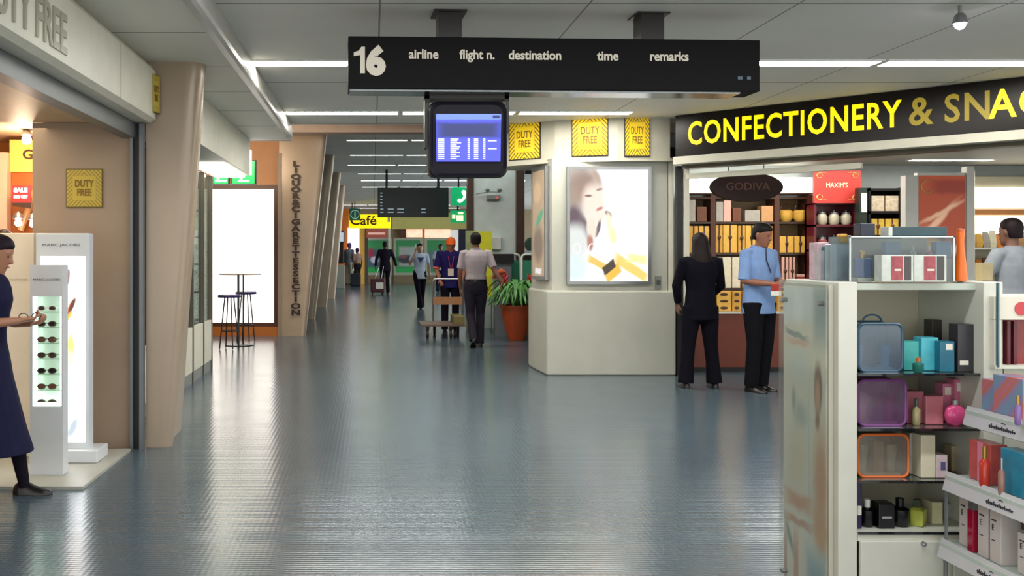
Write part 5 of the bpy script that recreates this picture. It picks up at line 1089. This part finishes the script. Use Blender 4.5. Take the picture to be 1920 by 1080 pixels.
def person(label, loc, rotz, H, skin, top, bottom, hair, pose=None, voxel=.009, fem=False, name='person'):
    s = H/1.72; P_ = dict(hipa=(-.09, 0, .92), hipb=(.09, 0, .92), kneea=(-.095, -.01, .50), kneeb=(.095, -.01, .50), anka=(-.095, .02, .085), ankb=(.095, .02, .085),
        sha=(-.185, .01, 1.42), shb=(.185, .01, 1.42), elba=(-.235, .03, 1.13), elbb=(.235, .03, 1.13), wra=(-.24, -.03, .88), wrb=(.24, -.03, .88),
        da=(0, -.15, -1), db=(0, -.15, -1), na=(1, -.2, 0), nb=(-1, -.2, 0), head=(0, -.015, 1.605), yaw=0, nod=0, lean=(0, 0), curl=.5, toea=0, toeb=0, lifta=0, liftb=0)
    P_.update(pose or {})
    root = thing(name, label, 'person', loc, rotz)
    p = {k: (Vector(v)*s if isinstance(v, tuple) and len(v) == 3 and k not in ('da', 'db', 'na', 'nb') else v) for k, v in P_.items()}
    lx, ly = P_['lean']
    def tc(z):       # torso centre follows the lean
        f = max(0, (z-.92)/.5); return (lx*f*s, ly*f*s)
    w = .9 if fem else 1.0
    prof = [(.80, .10, .08), (.86, .155, .105), (.94, .165*(1.05 if fem else 1), .115), (1.02, .150*w, .105), (1.10, .138*w*(.93 if fem else 1), .10), (1.20, .152*w, .112), (1.30, .172*w, .12 if not fem else .128), (1.38, .180*w, .108), (1.435, .150*w, .085), (1.465, .08, .065), (1.49, .05, .055)]
    def torso(k=1.0, z0=.8, z1=1.5, ex=0):
        R = []
        for z, a, b in prof:
            if z < z0-.001 or z > z1+.001: continue
            cx, cy = tc(z); R.append(ering((cx, cy+.01*s, z*s), (a*k+ex)*s, (b*k+ex)*s))
        return R
    sk = mat('skin_'+skin[1:], skin, .5, var=.04)
    mb = MB(); mb.loft(torso(.93))
    hd = p['head']; cn = tc(1.46)
    mb.tube([(cn[0], cn[1]+.01*s, 1.42*s), (hd.x, hd.y+.012*s, hd.z-.06*s)], [.056*s, .052*s], 12)
    yaw, nod = P_['yaw'], P_['nod']
    def hp(x, y, z):
        y, z = y*math.cos(nod)-z*math.sin(nod), y*math.sin(nod)+z*math.cos(nod)
        return (hd.x+(x*math.cos(yaw)-y*math.sin(yaw))*s, hd.y+(x*math.sin(yaw)+y*math.cos(yaw))*s, hd.z+z*s)
    mb.loft([[hp(rx*math.cos(2*PI*j/20), yo+ry*math.sin(2*PI*j/20), z) for j in range(20)] for z, rx, ry, yo in HEADP])
    mb.tube([hp(0, -.088, .022), hp(0, -.105, -.012), hp(0, -.108, -.024)], [.008*s, .011*s, .014*s], 8)
    for q in (-1, 1):
        mb.tube([hp(q*.074, .008, .022), hp(q*.078, .014, -.005), hp(q*.072, .008, -.03)], [.012*s, .014*s, .009*s], 8)
        mb.tube([hp(q*.012, -.088, .034), hp(q*.045, -.080, .034)], .007*s, 6)
    mb.tube([hp(-.018, -.085, -.058), hp(0, -.092, -.056), hp(.018, -.085, -.058)], .0085*s, 6)
    for q in 'ab':
        sg = -1 if q == 'a' else 1
        mb.tube([p['sh'+q], lerp(p['sh'+q], p['elb'+q], .5), p['elb'+q], lerp(p['elb'+q], p['wr'+q], .35), p['wr'+q]], [.052*s*w, .046*s*w, .038*s*w, .038*s*w, .025*s*w], 12)
        hand(mb, p['wr'+q], P_['d'+q], P_['n'+q], sg, P_['curl'], s*.95)
        mb.tube([p['hip'+q], lerp(p['hip'+q], p['knee'+q], .5), p['knee'+q], lerp(p['knee'+q], p['ank'+q], .35), p['ank'+q]], [.085*s, .072*s, .052*s, .054*s, .035*s], 12)
        mb.tube([p['ank'+q], p['ank'+q]-Vector((0, 0, .04*s))], .035*s, 10)
    body = mb.build('body', sk, root, world=False, remesh=voxel)
    dk = mat('eye_dark', '#1a1010', .3)
    for q in (-1, 1): MB().ball(hp(q*.030, -.086, .012), .011*s, .006*s, .006*s, 8, 6).build('eye', dk, root, world=False)
    MB().tube([hp(-.02, -.096, -.057), hp(.02, -.096, -.057)], .004*s, 6).build('mouth', mat('lips', '#7a3a34', .4), root, world=False)
    # ---- top
    tk, tcol = top['kind'], top['col']; tm = mat('cloth_'+tcol[1:], tcol, .85, var=.10, vscale=9, bump=.3, bscale=14, spec=.12)
    if tk in ('shirt', 'suit', 'dress', 'tucked'):
        mb = MB(); hem = {'shirt': .80, 'suit': .76, 'tucked': .98, 'dress': .45}[tk]
        R = []
        if tk == 'dress':
            for z, a, b, yo in ((.30, .26, .27, -.02), (.45, .25, .235, -.005), (.6, .235, .20, .0), (.8, .20, .16, .01), (.9, .185, .145, .01)): R.append(ering((0, yo*s, z*s), a*s, b*s))
            R += torso(1.04, 1.0, 1.465, .008)
        else:
            cx, cy = tc(hem)
            if hem < .9: e_ = top.get('ex', .012)-.012; R.append(ering((0, .01*s, hem*s), (.185+e_)*s, (.135+e_)*s)); R.append(ering((0, .01*s, .9*s), (.178+e_)*s, (.128+e_)*s)); R += torso(1.05, 1.0, 1.465, top.get('ex', .012))
            else: R += torso(1.05, 1.0, 1.465, .010)
        R.append(ering((tc(1.48)[0], tc(1.48)[1]+.01*s, 1.485*s), .062*s, .062*s))
        mb.loft(R)
        fr = top.get('sleeve', .75)
        for q in 'ab':
            if fr <= 0: continue
            a, b, c = p['sh'+q], p['elb'+q], p['wr'+q]
            inn = Vector((a.x*.75+tc(1.4)[0]*.25, a.y, a.z-.005))
            if fr <= 1: e = lerp(a, b, fr); mb.tube([inn, a, lerp(a, e, .5), e], [.06*s*w, .066*s*w, .062*s*w, .06*s*w], 14, rnd=False)
            else: e = lerp(b, c, (fr-1)); mb.tube([inn, a, lerp(a, b, .5), b, e], [.06*s*w, .066*s*w, .058*s*w, .052*s*w, .042*s*w], 14, rnd=False)
        sh = mb.build({'shirt': 'shirt', 'tucked': 'shirt', 'suit': 'jacket', 'dress': 'dress'}[tk], tm, root, world=False, remesh=max(.008, voxel))
        if top.get('collar'):
            MB().tube([(tc(1.48)[0]+.066*s*math.cos(a*PI/8), tc(1.48)[1]+.01*s+.064*s*math.sin(a*PI/8), 1.478*s-.012*s*math.sin(-a*PI/8)*1) for a in range(17)], .016*s, 8, rnd=False).build('collar', mat('cloth_'+top['collar'][1:], top['collar'], .8), root, world=False)
    # ---- bottom
    if bottom:
        bm_ = mat('cloth_'+bottom['col'][1:], bottom['col'], .85, var=.12, vscale=9, bump=.3, bscale=12, spec=.12); mb = MB(); k = bottom.get('k', 1.0); fl = bottom.get('flare', 1.0)
        if bottom['kind'] == 'trousers':
            mb.loft([ering((0, .01*s, z*s), a*s, b*s) for z, a, b in ((.80, .12, .09), (.86, .172, .118), (.94, .178, .124), (1.0, .163, .116), (1.03, .155, .11))])
            for q in 'ab':
                h, kn, an = p['hip'+q], p['knee'+q], p['ank'+q]; low = an-Vector((0, 0, .03*s))
                mb.tube([h-Vector((0, 0, .01)), lerp(h, kn, .4), kn, lerp(kn, an, .5), low], [.098*s*k, .090*s*k, .068*s*k, .064*s*k, .062*s*k*fl], 14, rnd=False)
            mb.build('trousers', bm_, root, world=False, remesh=max(.009, voxel))
            if bottom.get('belt'): MB().loft([ering((0, .01*s, z*s), .166*s, .120*s) for z in (.985, 1.02)]).build('belt', mat('belt_black', '#18120e', .4), root, world=False)
        elif bottom['kind'] == 'stockings':
            for q in 'ab':
                h, kn, an = p['hip'+q], p['knee'+q], p['ank'+q]
                mb.tube([h, lerp(h, kn, .5), kn, lerp(kn, an, .35), an, an-Vector((0, 0, .035*s))], [.087*s, .075*s, .055*s, .057*s, .038*s, .038*s], 14)
            mb.build('stockings', bm_, root, world=False, remesh=max(.008, voxel))
    sm = mat('shoe_leather', '#141014', .3)
    for q in 'ab':
        an = p['ank'+q]; ty = P_['toe'+q]; li = P_['lift'+q]
        c, sn = math.cos(ty), math.sin(ty)
        def sp(x, y, z):
            y2, z2 = y*math.cos(li)-z*math.sin(li), y*math.sin(li)+z*math.cos(li)
            return (an.x+(x*c-y2*sn)*s, an.y+(x*sn+y2*c)*s, an.z+(z2)*s)
        R = []
        for y, hw, zt in ((.068, .02, -.04), (.055, .034, -.015), (.02, .038, .005), (-.03, .039, .0), (-.08, .044, -.028), (-.13, .046, -.042), (-.17, .036, -.052), (-.188, .018, -.062)):
            R.append([sp(hw*math.cos(t_), y, -.082 if math.sin(t_) < 0 else -.082+(zt+.082)*math.sin(t_)) for t_ in [2*PI*j/14 for j in range(14)]])
        MB().loft(R).build('shoe', sm, root, world=False, smooth=True)
    # ---- hair
    hm = mat('hair_'+hair['col'][1:], hair['col'], .55, var=.2, vscale=40, spec=.2); mb = MB()
    if hair['kind'] != 'cap' or True:
        R = []
        for z, rx, ry, yo in ((-.055 if hair['kind'] == 'short' else -.07, .058, .05, .046), (-.02, .072, .062, .040), (.02, .080, .080, .026), (.05, .083, .098, .012), (.085, .076, .098, .006), (.112, .058, .078, .006), (.13, .034, .05, .008), (.135, .012, .02, .008)):
            R.append([hp(rx*math.cos(2*PI*j/20), yo+ry*math.sin(2*PI*j/20), z) for j in range(20)])
        mb.loft(R)
        if hair['kind'] == 'long':
            L = hair.get('len', .35)
            mb.loft([[hp(rx*math.cos(2*PI*j/20), yo+ry*math.sin(2*PI*j/20), z) for j in range(20)] for z, rx, ry, yo in ((.09, .075, .085, .015), (.05, .090, .09, .02), (-.05, .102, .078, .04), (-.15, .115, .065, .07), (-L, .10, .05, .10), (-L-.08, .05, .03, .105))])
        if hair['kind'] == 'bun': mb.ball(hp(0, .105, .03), .045*s)
    mb.build('hair', hm, root, world=False, remesh=.008)
    if hair.get('cap'):
        cm = mat('cap_'+hair['cap'][1:], hair['cap'], .7); mb = MB()
        mb.loft([[hp(rx*math.cos(2*PI*j/20), yo+ry*math.sin(2*PI*j/20), z) for j in range(20)] for z, rx, ry, yo in ((.035, .088, .105, .004), (.08, .086, .104, .006), (.12, .066, .082, .008), (.14, .03, .04, .008))])
        mb.loft([[hp(.07*math.cos(a)*k, -.06-.11*k*abs(math.sin(a)) if True else 0, .045+dz) for a in [PI*j/10 for j in range(11)]] for k, dz in ((1, -.008), (1, .004))])
        mb.build('cap', cm, root, world=False, smooth=True)
    root['h'] = s; return root, p, s, hp
def addp(root, mb, name, m, **k): return mb.build(name, m, root, world=False, **k)

# woman at left edge, navy dress, holding glasses; faces right (+X)
Yw = 5.50; r_, p_, s_, hp_ = person('woman in sleeveless navy dress and black stockings at the left edge holding sunglasses', (wx(-22, Yw), Yw, 0), PI/2, 1.50, '#a8765c',
    dict(kind='dress', col='#1c1c38', sleeve=0), dict(kind='stockings', col='#15121c'), dict(kind='short', col='#1a0f1c'), fem=True, voxel=.006,
    pose=dict(hipa=(-.08, 0, .92), hipb=(.08, -.02, .92), kneea=(-.09, -.02, .50), kneeb=(.09, -.12, .50), ankb=(.09, -.20, .085), anka=(-.09, .12, .10),
      elba=(-.20, -.02, 1.15), elbb=(.20, -.04, 1.14), wra=(-.07, -.24, 1.17), wrb=(.06, -.26, 1.14), da=(.5, -.85, .1), db=(-.35, -.9, .15), na=(.2, 0, 1), nb=(-.3, -.3, 1), curl=.7, nod=.35, head=(0, -.06, 1.60), lean=(0, -.03)))
gl = thing('sunglasses', 'sunglasses held in the hands of the woman in navy at the left edge', 'sunglasses', (wx(62, 5.5), 5.45, wz(592, 5.5)), .4)
mb = MB()
for q in (-1, 1): mb.tube([(q*.035+.025*math.cos(a*PI/5), 0, .018*math.sin(a*PI/5)) for a in range(11)], .003, 6, rnd=False)
mb.build('frame', mat('specs_dark', '#3a3028'), gl, world=False)
# blue shirt man, turned right three-quarter, arms forward
Yb = 9.75
r_, p_, s_, hp_ = person('man in light blue short sleeved shirt holding a small pack at the shop entrance', (wx(1424, Yb), Yb, 0), .5, 1.70, '#8a5a44',
    dict(kind='shirt', col='#7692c0', sleeve=.95, ex=.022, collar='#6c8cc4'), dict(kind='trousers', col='#0e0e14', k=1.12), dict(kind='short', col='#0e0a0a'), voxel=.007,
    pose=dict(kneea=(-.10, -.02, .50), kneeb=(.10, .0, .5), anka=(-.10, .02, .085), ankb=(.10, .06, .085), elba=(-.23, .0, 1.13), elbb=(.22, -.02, 1.14), wra=(-.09, -.24, 1.11), wrb=(.08, -.27, 1.11), da=(.4, -.8, 0), db=(-.3, -.9, .1), na=(.6, 0, .6), nb=(-.6, 0, .6), curl=.8, nod=.25, yaw=.2, head=(0, -.03, 1.60)))
MB().tube([hp_(-.03, -.09, -.10), (-.06*s_, -.135*s_, 1.35*s_), (-.01*s_, -.15*s_, 1.22*s_)], .006, 6).build('lanyard', mat('navy_lanyard', '#202848', .6), r_, world=False)
pk = thing('chocolate_pack', 'red and white pack in the hands of the man in the blue shirt', 'pack', (wx(1449, 9.5), 9.42, 1.4-(545-475)*9.45/1800), .4)
MB().box(-.05, .05, -.02, .02, -.0, .07).build('red_top', mat('pack_red', '#a85060', .4), pk, world=False, bevel=.004)
MB().box(-.05, .05, -.02, .02, -.05, -.0005).build('white_bottom', LABW, pk, world=False, bevel=.004)
# woman in black suit seen from behind, long dark hair
Yk = 10.0
person('woman in black trouser suit with long dark hair, seen from behind at the chocolate shop', (wx(1313, Yk), Yk, 0), PI, 1.60, '#7a5040',
    dict(kind='suit', col='#0b0914', sleeve=1.9), dict(kind='trousers', col='#0a0812', k=1.15, flare=1.25), dict(kind='long', col='#160a0a', len=.36), fem=False, voxel=.008,
    pose=dict(kneea=(-.12, -.01, .5), kneeb=(.13, -.01, .5), anka=(-.15, .02, .085), ankb=(.17, .02, .085), elba=(-.25, -.05, 1.14), elbb=(.25, -.05, 1.14), wra=(-.16, -.20, 1.0), wrb=(.2, -.15, .93)))
# grey shirt man right edge
person('man in pale grey shirt seen from behind at the snack shelves on the right edge', (wx(1898, 8.6), 8.6, 0), PI+.35, 1.70, '#7a5444',
    dict(kind='tucked', col='#9aa0a8', sleeve=.9), dict(kind='trousers', col='#3c3a48', belt=1), dict(kind='short', col='#1c1014'), voxel=.008, pose=dict(elba=(-.25, -.1, 1.16), elbb=(.25, -.1, 1.16), wra=(-.12, -.3, 1.1), wrb=(.12, -.3, 1.1)))
# white shirt man walking away
Yv = 14.4
r_, p_, s_, hp_ = person('man in white short sleeved shirt and dark trousers walking away beside the flower pots', (wx(892, Yv), Yv, 0), PI, 1.70, '#8a5c48',
    dict(kind='tucked', col='#b4a8ac', sleeve=.85, collar='#b4a8ac'), dict(kind='trousers', col='#2a2630', belt=1), dict(kind='short', col='#141010'), voxel=.009,
    pose=dict(kneea=(-.08, -.1, .50), anka=(-.06, .04, .085), kneeb=(.08, .0, .50), ankb=(.06, .24, .14), liftb=.5, elbb=(.24, .0, 1.14), wrb=(.22, -.12, .88), elba=(-.27, .08, 1.16), wra=(-.38, .12, .98), yaw=-.1))
cl = thing('cloth', 'red orange cloth in the right hand of the man in white shirt', 'cloth', (wx(937, 14.5), 14.5, wz(513, 14.5)))
MB().tube([(-.1, 0, -.06), (-.03, .0, .0), (.03, 0, .03), (.07, 0, .02)], [.02, .045, .05, .03], 10).build('folds', mat('cloth_redorange', '#c05838', .8), cl, world=False, smooth=True)
# porter with cart
Yp = 17.0
r_, p_, s_, hp_ = person('porter in navy polo shirt and orange cap pushing the flatbed trolley toward the camera', (wx(844, Yp), Yp, 0), 0, 1.70, '#a06850',
    dict(kind='shirt', col='#26205c', sleeve=.85, collar='#d85a28'), dict(kind='trousers', col='#16121e'), dict(kind='short', col='#140c0c', cap='#e8641c'), voxel=.009,
    pose=dict(elba=(-.25, -.02, 1.12), elbb=(.25, -.02, 1.12), wra=(-.19, -.20, .93), wrb=(.19, -.20, .93), da=(.3, -.8, -.5), db=(-.3, -.8, -.5), na=(0, -.3, -1), nb=(0, -.3, -1), curl=.9, lean=(0, -.08), head=(0, -.13, 1.56), nod=.2))
for q in (-1, 1):
    e = p_['elba' if q < 0 else 'elbb']; a = p_['sha' if q < 0 else 'shb']
    MB().tube([lerp(a, e, .84), lerp(a, e, .92)], .066*s_, 14, rnd=False).build('sleeve_trim', mat('trim_orange', '#e86030', .7), r_, world=False)
MB().tube([(-.05*s_, -.20*s_, 1.36*s_), (-.02*s_, -.225*s_, 1.2*s_), (0, -.205*s_, 1.08*s_), (.02*s_, -.225*s_, 1.2*s_), (.05*s_, -.20*s_, 1.36*s_)], .006, 6).build('lanyard', mat('red_lanyard', '#a83040', .6), r_, world=False)
MB().box(-.055, .045, -.215, -.205, 1.0, 1.13).build('badge', mat('badge_pale', '#d0c0b0', .4), r_, world=False, bevel=.004)
t = thing('flatbed_trolley', 'flatbed luggage trolley with wooden crossboards and upright handle', 'trolley', (wx(828, 16.1), 16.1, 0))
X0, X1 = wx(787, 16.1), wx(868, 16.1)
MB().box(X0, X1, 15.75, 16.6, .20, .235).build('deck', mat('trolley_deck', '#6a5648', .5), t, bevel=.004)
MB().box(wx(848, 16.1), X1, 15.8, 16.5, .236, .36).build('wooden_box', mat('olive_wood', '#74683c', .5), t, bevel=.004)
for x in (wx(812, 16.5), wx(867, 16.5)): MB().tube([(x, 16.5, .23), (x, 16.5, .93)], .018, 8, rnd=False).build('upright', STEEL, t)
MB().tube([(wx(812, 16.5), 16.5, .93), (wx(815, 16.5), 16.5, .96), (wx(864, 16.5), 16.5, .96), (wx(867, 16.5), 16.5, .93)], .018, 8).build('handlebar', STEEL, t)
MB().box(wx(812, 16.5), wx(867, 16.5), 16.47, 16.5, .52, .65).build('crossboard', mat('wood_tan', '#a0724c', .5), t)
for (x, y) in ((wx(800, 16.1), 15.85), (wx(817, 16.1), 16.45), (wx(843, 16.1), 15.85), (wx(862, 16.1), 16.45)):
    w_ = MB().tube([(x-.02, y, .075), (x+.02, y, .075)], .075, 16, rnd=False).build('wheel', mat('wheel_dark', '#2c1c1c', .5), t)
    MB().box(x-.03, x+.03, y-.03, y+.03, .14, .2).build('caster_fork', DARK, w_)
# woman on phone
Yf = 24.0
r_, p_, s_, hp_ = person('woman in white and blue top talking on a phone walking toward the camera', (wx(787, Yf), Yf, 0), .1, 1.64, '#b08468',
    dict(kind='shirt', col='#c4cce4', sleeve=.7), dict(kind='trousers', col='#141020', flare=1.5), dict(kind='bun', col='#160e14'), voxel=.010, fem=True,
    pose=dict(kneea=(-.05, -.08, .50), anka=(.01, -.08, .085), kneeb=(.08, .02, .5), ankb=(.06, .14, .1), elba=(-.28, -.10, 1.18), wra=(-.13, -.12, 1.50), da=(.1, -.1, 1), na=(1, 0, 0), elbb=(.25, .02, 1.12), wrb=(.26, -.02, .86)))
MB()._a([(-.09*s_, -.135*s_, 1.36*s_), (.09*s_, -.135*s_, 1.36*s_), (0, -.15*s_, 1.22*s_), (-.09*s_, -.12*s_, 1.36*s_), (.09*s_, -.12*s_, 1.36*s_), (0, -.13*s_, 1.22*s_)], [(0, 2, 1), (3, 4, 5), (0, 1, 4, 3), (1, 2, 5, 4), (2, 0, 3, 5)]).build('blue_chevron', mat('chevron_blue', '#28386a', .6), r_, world=False)
ph = thing('mobile_phone', 'small phone held to the ear of the woman in the blue and white top', 'phone', (wx(780, 23.8), 23.88, 1.52)); MB().box(-.01, .01, -.02, .02, 0, .1).build('handset', WHITEP, ph, world=False, bevel=.003)
# dark suit traveller with trolley bag
person('traveller in dark suit seen from behind pulling a small trolley bag', (wx(722, 33), 33, 0), PI+.2, 1.80, '#5a3c30',
    dict(kind='suit', col='#17121f', sleeve=1.9), dict(kind='trousers', col='#14121c'), dict(kind='short', col='#0c080a'), voxel=.014, pose=dict(kneea=(-.1, -.08, .5), ankb=(.1, .12, .1), elba=(-.3, .05, 1.14), wra=(-.36, .08, .9), elbb=(.3, .05, 1.14), wrb=(.34, .1, .9)))
t = thing('trolley_bag', 'small dark red wheeled bag with a white tag behind the dark suited traveller', 'suitcase', (wx(708, 32.6), 32.6, 0))
MB().box(-.24, .24, -.12, .12, .08, .55).build('bag_body', mat('dark_red_bag', '#4a1c28', .5), t, world=False, bevel=.03)
MB().box(-.06, .2, -.13, -.12, .2, .42).build('white_tag', LABW, t, world=False)
MB().tube([(-.1, .1, .5), (.05, .2, .95), (.2, .2, .95), (.12, .1, .5)], .012, 6).build('handle', STEEL, t, world=False)
for x in (-.17, .17): MB().tube([(x-.02, 0, .045), (x+.02, 0, .045)], .045, 12, rnd=False).build('wheel', DARK, t, world=False)
# man in white behind
person('man in white shirt with shoulder bag behind the porter', (wx(826, 34), 34, 0), .1, 1.72, '#6a4838',
    dict(kind='shirt', col='#b8c4c8', sleeve=.8), dict(kind='trousers', col='#1c2038'), dict(kind='short', col='#120c0c'), voxel=.014)
person('man in grey top and white trousers standing at the far left kiosk', (wx(655, 42.5), 42.5, 0), PI*.8, 1.85, '#6a4838',
    dict(kind='shirt', col='#7c8494', sleeve=1.8), dict(kind='trousers', col='#b8b8a8', k=1.25), dict(kind='short', col='#4a3878'), voxel=.016)
person('man in pinkish shirt and dark trousers beside the man in white trousers', (wx(670, 41.5), 41.5, 0), PI*1.2, 1.62, '#6a4838',
    dict(kind='tucked', col='#a08078', sleeve=.9), dict(kind='trousers', col='#1c1c24'), dict(kind='short', col='#3a2448'), voxel=.016)
person('shopper with dark hair partly visible inside the left shop', (wx(8, 7.9), 7.9, 0), 0, 1.58, '#7a5040',
    dict(kind='shirt', col='#403038', sleeve=.8), dict(kind='trousers', col='#1c1c24'), dict(kind='short', col='#1c1210'), voxel=.012)
t = thing('floor_bag', 'dark blue bag on the floor at the feet of the far standing men', 'bag', (wx(667, 41), 41, 0))
MB().box(-.22, .22, -.12, .12, 0.002, .55).build('bag_body', mat('navy_bag', '#101828', .5), t, world=False, bevel=.04)
MB().tube([(-.1, 0, .54), (-.08, 0, .66), (.08, 0, .66), (.1, 0, .54)], .015, 6).build('handle', DARK, t, world=False)
t = thing('kiosk', 'standing screen kiosk with grey pedestal beside the furthest left column', 'kiosk', (wx(636, 38), 38, 0))
MB().box(wx(629, 38), wx(646, 38), 38, 38.3, 0, wz(497, 38)).build('pedestal', mat('kiosk_grey', '#909890', .4), t, bevel=.02)
MB().box(wx(630, 38), wx(644, 38), 37.95, 38.3, wz(494, 38), wz(455, 38)).build('dark_body', DARK, t, bevel=.02)
MB().box(wx(628, 38), wx(646, 38), 37.9, 38.4, wz(455, 38), wz(432, 38)).build('monitor', mat('kiosk_mon', '#404850', .4), t, bevel=.03)
MB().box(wx(630, 38), wx(644, 38), 37.88, 37.9, wz(453, 38), wz(436, 38)).build('lit_screen', mat('kiosk_screen', '#a8b8c8', .4, emit=.6), t)

# =================== camera, world, lights
cam = bpy.data.cameras.new('camera'); co = bpy.data.objects.new('camera', cam); COL.objects.link(co)
co.location = (0, 0, CAMZ); co.rotation_euler = (PI/2, 0, 0)
cam.sensor_width = 36; cam.lens = 36*F/1920; cam.shift_x = 260/1920; cam.shift_y = -65/1920; cam.clip_end = 200
S.camera = co
w = bpy.data.worlds.new('world'); S.world = w; w.use_nodes = True
w.node_tree.nodes['Background'].inputs[0].default_value = (.87, .87, .83, 1); w.node_tree.nodes['Background'].inputs[1].default_value = 1.9
def area(name, loc, sx, sy, power, col=(1, 1, 1), rot=(0, 0, 0)):
    l = bpy.data.lights.new(name, 'AREA'); l.shape = 'RECTANGLE'; l.size = sx; l.size_y = sy; l.energy = power; l.color = col
    o = bpy.data.objects.new(name, l); COL.objects.link(o); o.location = loc; o.rotation_euler = rot; return o
def point(name, loc, power, col, r=.05):
    l = bpy.data.lights.new(name, 'POINT'); l.energy = power; l.color = col; l.shadow_soft_size = r
    o = bpy.data.objects.new(name, l); COL.objects.link(o); o.location = loc; return o
# further ceiling rows behind the camera light the foreground
for k, yy in enumerate((4.8, 2.1)): area('tube_row', (2.2, yy, LOWZ-.02), 6.2, .2, 70, (.97, .98, 1))
area('shop_left_lamps', (-3.6, 6.0, 2.3), 2.5, 3.0, 50, (1, .82, .58))
point('left_shop_spot', (wx(50, 8.2), 8.1, 2.15), 18, (1, .75, .5))
area('cafe_wall_fill', (-2.6, 13.2, 3.1), 1.6, .5, 55, (1, .78, .55), (PI/2, 0, 0))  # added light without a fixture, aimed at the orange wall and lettered column
area('shop_lamp', (5.2, 11.0, 2.48), 2.5, .5, 22, (1, .95, .85))
area('hall_entry_fill', (1.5, 14.3, HIGHZ-.03), 5, .25, 75, (1, .98, .93))  # added out-of-view light to brighten the partition, man and lettered column
area('hall_side_fill', (9.6, 33, 1.6), 2.2, 16, 260, (.92, .97, 1), (0, PI/2, 0))  # added side light out of view, lifts the dark far ceiling
for yy in (27, 36): area('far_hall_row', (2, yy, HIGHZ-.03), 6, .3, 60, (.93, .98, 1))
S.view_settings.view_transform = 'Standard'; S.view_settings.look = 'None'; S.view_settings.exposure = .33; S.view_settings.gamma = 1
